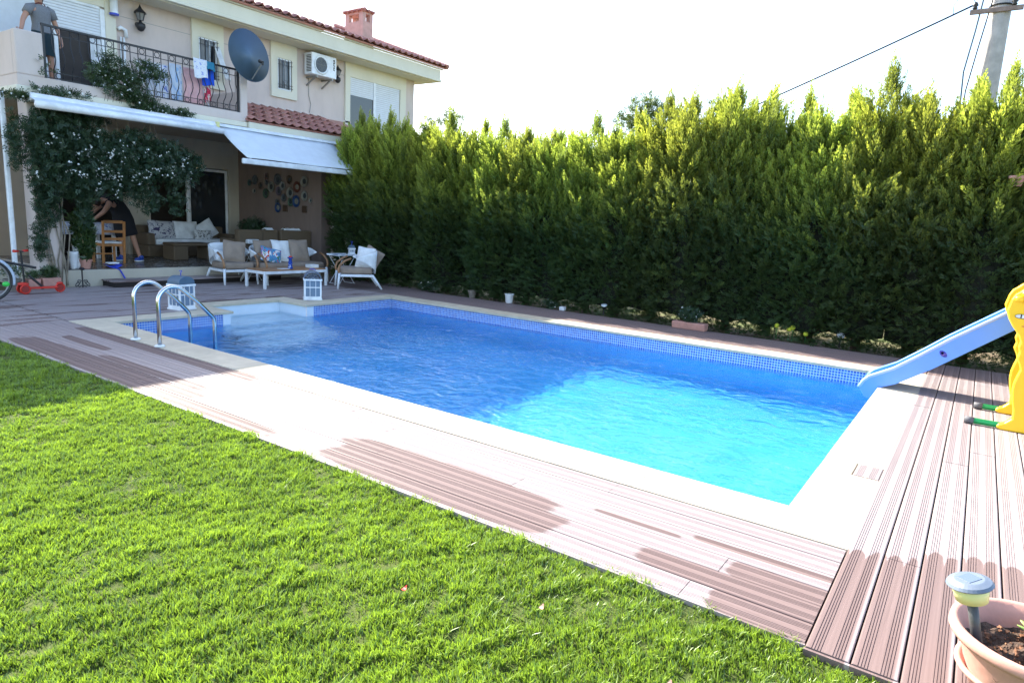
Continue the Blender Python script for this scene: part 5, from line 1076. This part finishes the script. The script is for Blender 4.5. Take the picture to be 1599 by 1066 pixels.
b2 = [(1.75, 11.85, 3.52, .26, .12, .20, .5), (2.15, 11.80, 3.55, .35, .12, .22, .55), (2.6, 11.80, 3.70, .28, .08, .12, .18), (2.2, 11.80, 3.28, .45, .10, .12, .35), (2.5, 11.78, 3.12, .40, .08, .10, .3), (3.0, 11.76, 3.10, .30, .08, .09, .18), (1.85, 11.8, 3.8, .2, .08, .12, .12), (2.45, 11.8, 3.82, .25, .06, .1, .10), (1.1, 11.78, 3.12, .5, .06, .08, .16), (.5, 11.80, 2.98, .3, .08, .05, .16), (.9, 11.82, 3.45, .16, .04, .15, .02)]
P = cloud(b2, rg, 850); foliage('leaves', M['plant'], VN, P, .085, rg, PIN, age=.35)
i = rg.choice(len(P), 90); Q_ = P[i]; Q_[:, 1] -= .06; foliage('flowers', M['flower'], VN, Q_, .038, rg, FLW, up=0.)
m = MB(); rr = random.Random(4)
for k in range(9):
    x = .68 + rr.uniform(-.05, .35); pts = [(x + .06 * math.sin(j * 1.3 + k), 11.86 - .03 * rr.random() - .04 * (j > 4), .02 + j * .42) for j in range(8)]; m.tube([(a + rr.uniform(-.04, .04), b, c) for a, b, c in pts], [.013 - .001 * j for j in range(8)], 5)
for k in range(16):
    x = rr.uniform(.8, 2.7); z = rr.uniform(2.1, 2.6); m.tube([(x, 11.7, z), (x + rr.uniform(-.1, .15), 11.68, z + .3), (x + rr.uniform(-.15, .2), 11.80, 2.9)], .005, 5); x = rr.uniform(1.7, 2.7); m.tube([(x, 11.86, 3.12), (x + .05, 11.82, 3.35), (x + rr.uniform(-.1, .1), 11.83, 3.6)], .004, 5)
m.build('stems', simple('pale_vine_bark', (.24, .20, .15), .9, var=.3), VN, kind='stuff')

# ---------------------------------------------------------------- pool ladder
Ld = thing('pool_ladder', 'stainless steel pool ladder with two arched handrails', 'pool ladder', (-.31, 6.5, 0))
for y in (6.76, 6.25):
    pts = [(-.31, y, 0), (-.31, y, .46)] + [(-.155 - .155 * math.cos(a), y, .47 + .155 * math.sin(a)) for a in np.linspace(.1, PI * .72, 9)] + [(.12, y, .44), (.27, y, .28), (.297, y, .24), (.305, y, .19), (.305, y, -1.05)]
    MB().tube(pts, .0215, 14).build('handrail', M['chrome'], Ld, smooth=True)
    MB().lathe([(.052, 0), (.052, .008), (.04, .018), (.024, .02)], 20, c=(-.31, y, 0.002)).build('flange', M['white'], Ld, smooth=True)
for z in (-.35, -.62, -.89): MB().box(.27, .345, 6.27, 6.74, z, z + .02).build('tread', M['chrome'], Ld, bevel=.004)

# ---------------------------------------------------------------- slide, yellow climber frame
SL = thing('water_slide', 'blue plastic slide ending in the pool at its far corner', 'slide', (4.1, -.9, 0))
top = [(.20, -.03), (.165, .045), (.12, .095), (.04, .14), (-.09, .215), (-.30, .385), (-.52, .575), (-.92, .885), (-1.25, 1.14), (-1.50, 1.22), (-1.75, 1.22)]
bot = [(-1.75, .98), (-1.42, 1.0), (-1.0, .735), (-.42, .268), (-.12, .055), (-.01, .005), (.06, -.07), (.09, -.14), (.14, -.12)]
for x in (3.88, 4.285):
    MB().prism(top + bot, 'x', x, x + .022).build('side_wall', M['plasticblue'], SL, bevel=.004)
    MB().tube([(x + .011, a, b) for a, b in top], .019, 8).build('rolled_rim', simple('lit_rim_blue', (.30, .42, .80), .3, var=.02, bump=0) if x < 4 else M['plasticblue'], SL, smooth=True)  # near rim painted paler blue as its highlight
fl = [(-1.75, 1.06), (-1.45, 1.06), (-1.0, .79), (-.42, .325), (-.12, .11), (.0, .055), (.08, -.02), (.14, -.10)]
m = MB(); m.grid(lambda u, v: (3.895 + .39 * u, *[np.interp(v, np.linspace(0, 1, len(fl)), [q_[j] for q_ in fl]) for j in (0, 1)]), 6, 28); m.build('chute', M['plasticblue'], SL, smooth=True, solid=.02)
st_ = NT('round_sticker'); 
MB().lathe([(.001, .002), (.032, .002), (.032, 0)], 20, c=(3.8785, -.487, .432), M=Matrix.Rotation(.7, 4, 'X') @ Matrix.Rotation(-PI / 2, 4, 'Y') @ Matrix.Diagonal((.75, 1.25, 1, 1))).build('sticker', simple('violet_blue_print', (.03, .03, .35), .4, bump=0), SL)
MB().lathe([(.001, .001), (.011, .001)], 12, c=(3.875, -.478, .440), M=Matrix.Rotation(-PI / 2, 4, 'Y')).build('sticker_emblem', M['pillow_w'], SL)
m = MB(); m.tube([(3.8755, -.468, .412), (3.8755, -.485, .420), (3.8755, -.50, .432), (3.8755, -.512, .436)], [.003, .006, .006, .003], 6, flat=.3); m.build('sticker_swoosh', simple('pink_print', (.7, .35, .6), .5, bump=0), SL)
for x in (3.90, 4.28):
    MB().tube([(x, -1.45, 1.0), (x, -1.40, .0)], .022, 8).build('post', M['yellow'], SL); MB().tube([(x, -1.75, 1.3), (x, -2.15, .0)], .022, 8).build('post', M['yellow'], SL)
for k in range(4): MB().box(3.90, 4.28, -2.13 + k * .1, -2.04 + k * .1, .2 + k * .27, .23 + k * .27).build('rung', M['plasticblue'], SL, bevel=.006)
YF = thing('play_frame', 'yellow plastic figure shaped play frame on green ground tubes', 'play frame', (3.35, -1.3, 0))
half = [(-1.22, 1.20), (-1.12, 1.215), (-1.05, 1.205), (-.99, 1.185), (-.955, 1.15), (-.925, 1.125), (-.905, 1.08), (-.896, 1.035), (-.887, .99), (-.905, .925), (-.94, .865), (-.99, .80), (-1.012, .745), (-1.004, .70), (-1.018, .66), (-1.006, .61), (-1.03, .565), (-1.045, .52), (-1.03, .46), (-1.018, .40), (-1.018, .33), (-1.03, .25), (-1.048, .18), (-1.053, .11), (-1.01, .065), (-.965, .045), (-.955, .015), (-.99, 0.0), (-1.15, -.0), (-1.22, .03)]
oth = [(-2.55 - y - (.0), z) for y, z in half[::-1]]
for x in (2.91, 3.585):
    pn = MB().prism(half + [(y, z) for y, z in oth], 'x', x, x + .07).build('side_panel', M['yellow'], YF, bevel=.022, seg=4, smooth=False)
    if x < 3.3:
        for k, (y, z, r_) in enumerate(((-.955, 1.09, .035), (-1.0, 1.13, .04), (-1.06, 1.16, .045), (-1.13, 1.17, .045), (-1.01, 1.065, .028))): MB().ell((x - .002, y, z), (.022, r_, r_ * .8), 12, 8).build('curl', M['yellow'], pn, smooth=True)
        for y in (-.985, -1.13):
            ey = MB().lathe([(.001, .004), (.038, .004), (.04, 0)], 18, c=(x - .001, y, .952), M=Matrix.Rotation(-PI / 2, 4, 'Y') @ Matrix.Diagonal((.42, 1, 1, 1))).build('eye', M['pillow_w'], pn); MB().tube([(x - .006, y + .04 * math.cos(a), .952 + .017 * math.sin(a)) for a in [k * PI / 8 for k in range(16)]], .0018, 5, closed=True).build('eye_outline', M['black'], pn); MB().box(x - .0075, x - .004, y - .004, y + .004, .938, .967).build('pupil', M['black'], pn)
        MB().tube([(x - .001, -1.0, .874), (x - .006, -1.03, .872), (x - .006, -1.07, .872), (x - .001, -1.10, .876)], [.003, .006, .006, .003], 6).build('mouth', M['mouth'], pn)
for x, y0 in ((2.945, -.80), (3.62, -.86)):
    a = MB().tube([(x, y0, .032), (x, -1.9, .032)], .026, 6).build('ground_tube', M['green_tube'], YF); MB().tube([(x, y0 + .065, .032), (x, y0 - .002, .032)], .029, 10).build('end_cap', M['grey_rubber'], a, smooth=True)
for z in (.55, .95): MB().tube([(2.97, -1.27, z), (3.59, -1.27, z)], .02, 10).build('crossbar', M['green_tube'], YF)

# ---------------------------------------------------------------- pot with solar lamp, bottom right
PT = thing('flower_pot', 'wide terracotta flower pot with soil and succulents at the deck corner', 'flower pot', (-1.20, -.985, 0)); pcx, pcy = -1.195, -.985
MB().lathe([(.13, .03), (.15, .06), (.185, .14), (.205, .215), (.21, .222), (.232, .226), (.240, .240), (.238, .262), (.228, .268), (.214, .262), (.200, .235), (.185, .20), (.18, .16)], 48, c=(pcx, pcy, 0)).build('pot', M['terra'], PT, smooth=True)
def soilf(u, v):
    a = u * 2 * PI; r_ = v * .192; x = r_ * math.cos(a); y = r_ * math.sin(a)
    return (pcx + x, pcy + y, .185 + .022 * math.sin(x * 38 + 1) * math.cos(y * 31) + .012 * math.sin(x * 90 + y * 70) + .05 * math.exp(-((x - .03) ** 2 + (y + .05) ** 2) / .004))
m = MB(); m.grid(soilf, 48, 18); m.build('soil', M['soil'], PT, smooth=True)
m = MB(); rr = random.Random(9)
for k in range(420): a = rr.uniform(0, 2 * PI); q_ = .17 * math.sqrt(rr.random()); u_ = soilf(a / 2 / PI, q_ / .192); s_ = rr.uniform(.002, .007); m.box(-s_, s_, -s_ * .7, s_ * .7, -s_ * .5, s_ * .5, Matrix.Translation(Vector(u_)) @ Matrix.Rotation(rr.uniform(0, 3), 4, 'Z') @ Matrix.Rotation(rr.uniform(-1, 1), 4, 'X'))
m.build('soil_crumbs', simple('orange_brown_bark', (.20, .09, .045), .9, var=.5, scale=40), PT, kind='stuff')
MB().lathe([(.11, .002), (.14, .01), (.185, .085), (.205, .100), (.205, .112), (.19, .112), (.165, .08), (.12, .02)], 40, c=(-1.165, -.985, 0)).build('saucer', M['terra'], PT, smooth=True)
def succ(x, y, z, s_, seed, lab):
    r = thing('succulent', lab, 'plant', (x, y, z)); rg_ = random.Random(seed)
    for ring in range(3):
        n_ = 7 - ring
        for k in range(n_):
            a = 2 * PI * k / n_ + ring * .4 + rg_.uniform(-.1, .1); el = .35 + ring * .42; d = Vector((math.cos(a) * math.cos(el), math.sin(a) * math.cos(el), math.sin(el))); L_ = s_ * (1 - ring * .2)
            q_ = d.to_track_quat('Z', 'Y').to_matrix(); MB().ell(Vector((x, y, z)) + d * L_ * .5, (L_ * .16, L_ * .07, L_ * .52), 8, 6, q_).build('leaf', M['succ'], r, smooth=True)
M['succ'] = simple('succulent_leaf', (.30, .42, .10), .45, var=.2, bump=.05)
succ(-1.245, -1.03, .215, .055, 1, 'light green succulent rosette nearest the front rim of the pot'); succ(-1.20, -1.07, .225, .06, 2, 'light green succulent rosette in the middle of the pot'); succ(-1.075, -.995, .215, .06, 3, 'narrow leaved succulent near the back rim of the pot')
SO = thing('solar_lamp', 'grey capped solar garden lamp stuck in the terracotta pot', 'solar lamp', (-1.257, -.845, .16))
a, b_ = Vector((-1.262, -.845, .16)), Vector((-1.279, -.795, .365)); ax = (b_ - a).normalized(); Q4 = ax.to_track_quat('Z', 'Y').to_matrix().to_4x4()
MB().tube([a, b_], .0155, 12).build('stake', simple('dark_grey_stake', (.05, .052, .055), .4), SO, smooth=True)
MB().lathe([(.046, 0), (.0535, .050), (.05, .052)], 28, c=b_, M=Q4).build('lens', M['cream_plastic'], SO, smooth=True)
cp = MB().lathe([(.045, .0525), (.064, .052), (.067, .056), (.061, .065), (.046, .072), (.042, .0735), (.001, .0735)], 32, c=b_, M=Q4).build('cap', M['solargrey'], SO, smooth=False)
MB().box(-.025, .025, -.025, .025, .0736, .075, Matrix.Translation(b_) @ Q4 @ Matrix.Rotation(.5, 4, 'Z')).build('solar_cell', M['solar'], SO, bevel=.002)

# ---------------------------------------------------------------- along the foot of the hedge
o = MB().lathe([(.055, 0), (.062, .02), (.078, .15), (.092, .17), (.085, .17), (.07, .15)], 20, c=(6.05, 6.28, .005)).build('white_pot', M['pillow_w'], None, smooth=True); tag(o, 'white tapered pot at the foot of the hedge', 'pot')
shrub('flower_pot', 'dull brown pot with dry plant left of the white pot', 'flower pot', 6.12, 7.2, 0, ('round', .08, .14, 'stone'), [(0, 0, .32, .12, .12, .16, 1)], 80, mat='vine', size=.07, seed=11)
shrub('planter_box', 'long terracotta planter of white flowers beside the hedge', 'planter', 6.0, 2.85, 0, None, [(0, 0, .22, .10, .20, .11, 1)], 420, mat='vine', size=.055, seed=12, flowers=(26, .045, 'flower'))
pb = bpy.data.objects['planter_box']; MB().prism([(5.93, .0), (5.91, .11), (6.09, .11), (6.07, .0)], 'y', 2.58, 3.1).build('trough', M['terra'], pb, bevel=.01)
o = part('small_box', M['pillow_w'], None, (6.06, 6.14, 5.12, 5.22, 0, .065), bevel=.01); tag(o, 'small white box with leaves at the hedge foot', 'box')
shrub('low_plant', 'low grey green plant beside the small white box', 'plant', 6.08, 5.42, 0, None, [(0, 0, .07, .08, .18, .07, 1)], 150, mat='vine', size=.05, seed=13, flowers=(5, .03, 'flower'))
shrub('low_plant', 'low plant with a white bloom right of the garden sofa', 'plant', 6.1, 8.3, 0, None, [(0, 0, .12, .14, .3, .12, 1)], 200, mat='vine', size=.06, seed=14, flowers=(8, .05, 'flower'))
for k, (x, y, lab) in enumerate(((6.2, 4.42, 'small round white garden spotlight in the middle of the hedge foot'), (6.25, .78, 'tilted round white garden spotlight near the slide'))):
    r = thing('garden_spotlight', lab, 'spotlight', (x, y, 0), 'garden spotlights at the hedge foot'); MB().tube([(x, y, 0), (x, y, .14)], .012, 8).build('stake', M['black'], r)
    q4 = Vector((-.75, -.35, .75 if k else 1.6)).normalized().to_track_quat('Z', 'Y').to_matrix().to_4x4(); MB().lathe([(.03, -.07), (.055, -.01), (.058, 0), (.05, .002)], 18, c=(x, y, .17), M=q4).build('housing', M['black'], r, smooth=True); MB().lathe([(.001, .004), (.05, .004), (.05, .001)], 18, c=(x, y, .17), M=q4).build('lens', M['pillow_w'], r, smooth=True)
for k, (x, y, z, w_) in enumerate(((6.2, 1.62, .20, 'left'), (6.2, 1.45, .17, 'middle of the three'), (6.2, 1.40, .20, 'right hand of the three'), (6.2, 1.22, .13, 'lower separate'))):
    r = thing('yellow_flower', f'yellow pompom flower at the hedge foot, {w_}' + (' of the four' if k in (0,) else ' one'), 'flower', (x, y, 0), 'yellow pompom flowers'); MB().tube([(x + .02, y, 0), (x, y, z)], .004, 5).build('stem', M['plasticgreen'] if 'plasticgreen' in M else M['green_tube'], r); MB().ell((x, y, z), .034, 12, 8).build('bloom', M['yflower'], r, smooth=True)
m = MB(); rr = random.Random(5)
for k in range(110):
    y = rr.uniform(-.2, 8.0); x = 6.10 + abs(rr.gauss(0, .12)); s_ = rr.uniform(.010, .028); m.ell((x, y, s_ * .3), (s_, s_ * rr.uniform(.6, 1.2), s_ * .5), 6, 4)
o = m.build('stones', M['bark'], kind='stuff'); tag(o, 'small stones and soil lumps edging the hedge foot', 'stones')
RP = thing('hanging_pot', 'terracotta pot nested high in the hedge at the right edge', 'pot', (6.1, -.86, 2.2)); MB().lathe([(.05, 0), (.075, .09), (.085, .09), (.085, .12), (.07, .12)], 16, c=(6.17, -.86, 2.2)).build('pot', M['terra'], RP)
# fallen leaves and petals
rr = random.Random(8)
for k, (x, y, mt, w_) in enumerate(((-2.0, 1.05, 'red', 'reddish dry leaf lying in the lawn near the frame bottom'), (-1.75, .55, 'terra', 'orange dry leaf lying in the grass near the deck edge'), (-1.85, -.02, 'terra', 'brown curled leaf in the grass at the frame bottom'))):
    m = MB(); m.grid(lambda u, v: (x + (u - .5) * .035, y + (v - .5) * .02 * math.sin(PI * (u * .9 + .05)), .012 + .012 * (u - .5) ** 2 * 4), 5, 3); o = m.build('fallen_leaf', M[mt], None); tag(o, w_, 'leaf')

# ---------------------------------------------------------------- utility pole, wires, trees behind
UP = thing('utility_pole', 'grey concrete utility pole rising behind the hedge', 'utility pole', (9.5, -.33, 0))
MB().tube([(9.5, -.33, 0), (9.5, -.33, 5.0), (9.5, -.33, 9.)], [.175, .142, .12], 24).build('pole', M['concrete'], UP, smooth=True); MB().tube([(9.5 + .15 * math.cos(a), -.33 + .15 * math.sin(a), 5.15) for a in [k * PI / 10 for k in range(20)]], .012, 6, closed=True).build('band', M['black'], UP)
MB().box(9.33, 9.37, -.62, .06, 5.03, 5.10).build('crossarm', simple('rusty_steel', (.25, .18, .15), .8, var=.3), UP, bevel=.004)
for y in (-.50, .0): MB().lathe([(.02, 0), (.04, .02), (.025, .04), (.045, .06), (.03, .09), (.02, .11)], 12, c=(9.35, y, 5.10)).build('insulator', M['black'], UP, smooth=True)
def wire(name, lab, pts, r_, mat="iron"): o = MB().tube(pts, r_, 6).build(name, M[mat], None, smooth=True); return tag(o, lab, 'cable')
def sag(a, b, s_, n_=24): a = Vector(a); b = Vector(b); return [a.lerp(b, t_) - Vector((0, 0, s_ * 4 * t_ * (1 - t_))) for t_ in np.linspace(0, 1, n_)]
wire('power_cable', 'thin twisted power cable running down left from the pole', sag((9.35, .0, 5.18), (9.6, 9.5, 1.6), .12), .014)
wire('power_cable', 'looping cable leaving the pole crossarm to the right', sag((9.35, -.50, 5.2), (9.3, -9, 5.2), .4), .012)
wire('power_cable', 'purple grey cable running down the left side of the pole', [(9.4, -.10, 6.2), (9.42, -.10, 5.4), (9.40, -.05, 4.8), (9.44, .02, 4.2), (9.46, -.1, 2.)], .014, 'dish')
wire('power_cable', 'dark cable close against the pole', [(9.36, -.22, 6.2), (9.36, -.21, 5.2), (9.40, -.12, 4.5), (9.44, -.05, 3.9), (9.46, -.1, 2.)], .010)
wire('power_cable', 'very thin loose wire loop beside the crossarm', [(9.35, .0, 5.2), (9.35, .1, 5.35), (9.35, .22, 5.32), (9.35, .29, 5.2), (9.35, .28, 5.06)], .005)
def bgtree(lab, x, y, h, blobs, seed, dens=1500, size=.12):
    r = thing('background_tree', lab, 'tree', (x, y, 0), 'trees beyond the hedge'); rg_ = np.random.default_rng(seed); MB().tube([(x, y, 0), (x + .1, y, h * .5), (x, y + .1, h * .85)], [.12, .08, .03], 8).build('trunk', M['bark'], r)
    m = MB(); rb = random.Random(seed)
    for b in blobs: m.tube([(x, y, h * .5), (x + b[0] * .5, y + b[1] * .5, (h * .5 + b[2]) / 2 + .2), (x + b[0], y + b[1], b[2])], [.04, .025, .01], 6)
    m.build('limbs', M['bark'], r, kind='stuff')
    P = cloud([(x + b[0], y + b[1], *b[2:]) for b in blobs], rg_, dens); foliage('crown', M['tree'], r, P, size, rg_, PIN, age=.7)
bgtree('feathery light green tree peeping over the middle of the hedge', 12., 6.55, 4.6, [(0, .1, 4.45, .5, .40, .30, .35), (0, -.3, 4.2, .5, .5, .35, .5), (0, .5, 4.1, .5, .4, .35, .4), (.3, 0, 3.6, .9, .9, .6, 1)], 5, 700)
bgtree('small feathery green tree peeping over the hedge right of centre', 12.5, 5.0, 4.4, [(0, .0, 4.35, .35, .22, .25, .2), (0, -.3, 4.0, .5, .6, .35, .5), (0, .3, 3.6, .8, .7, .5, .8)], 6, 700)
bgtree('thin dark branches of a tree behind the left part of the hedge', 11.5, 12.5, 4.6, [(0, 0, 4.3, .5, .5, .3, .25), (0, .8, 4.2, .4, .4, .25, .15), (0, .3, 3.6, .8, .9, .5, .6)], 7, 700)
print('blades', ng, 'objects', len(bpy.data.objects), 'tris', sum(len(m_.loops) - 2 * len(m_.polygons) for m_ in bpy.data.meshes))
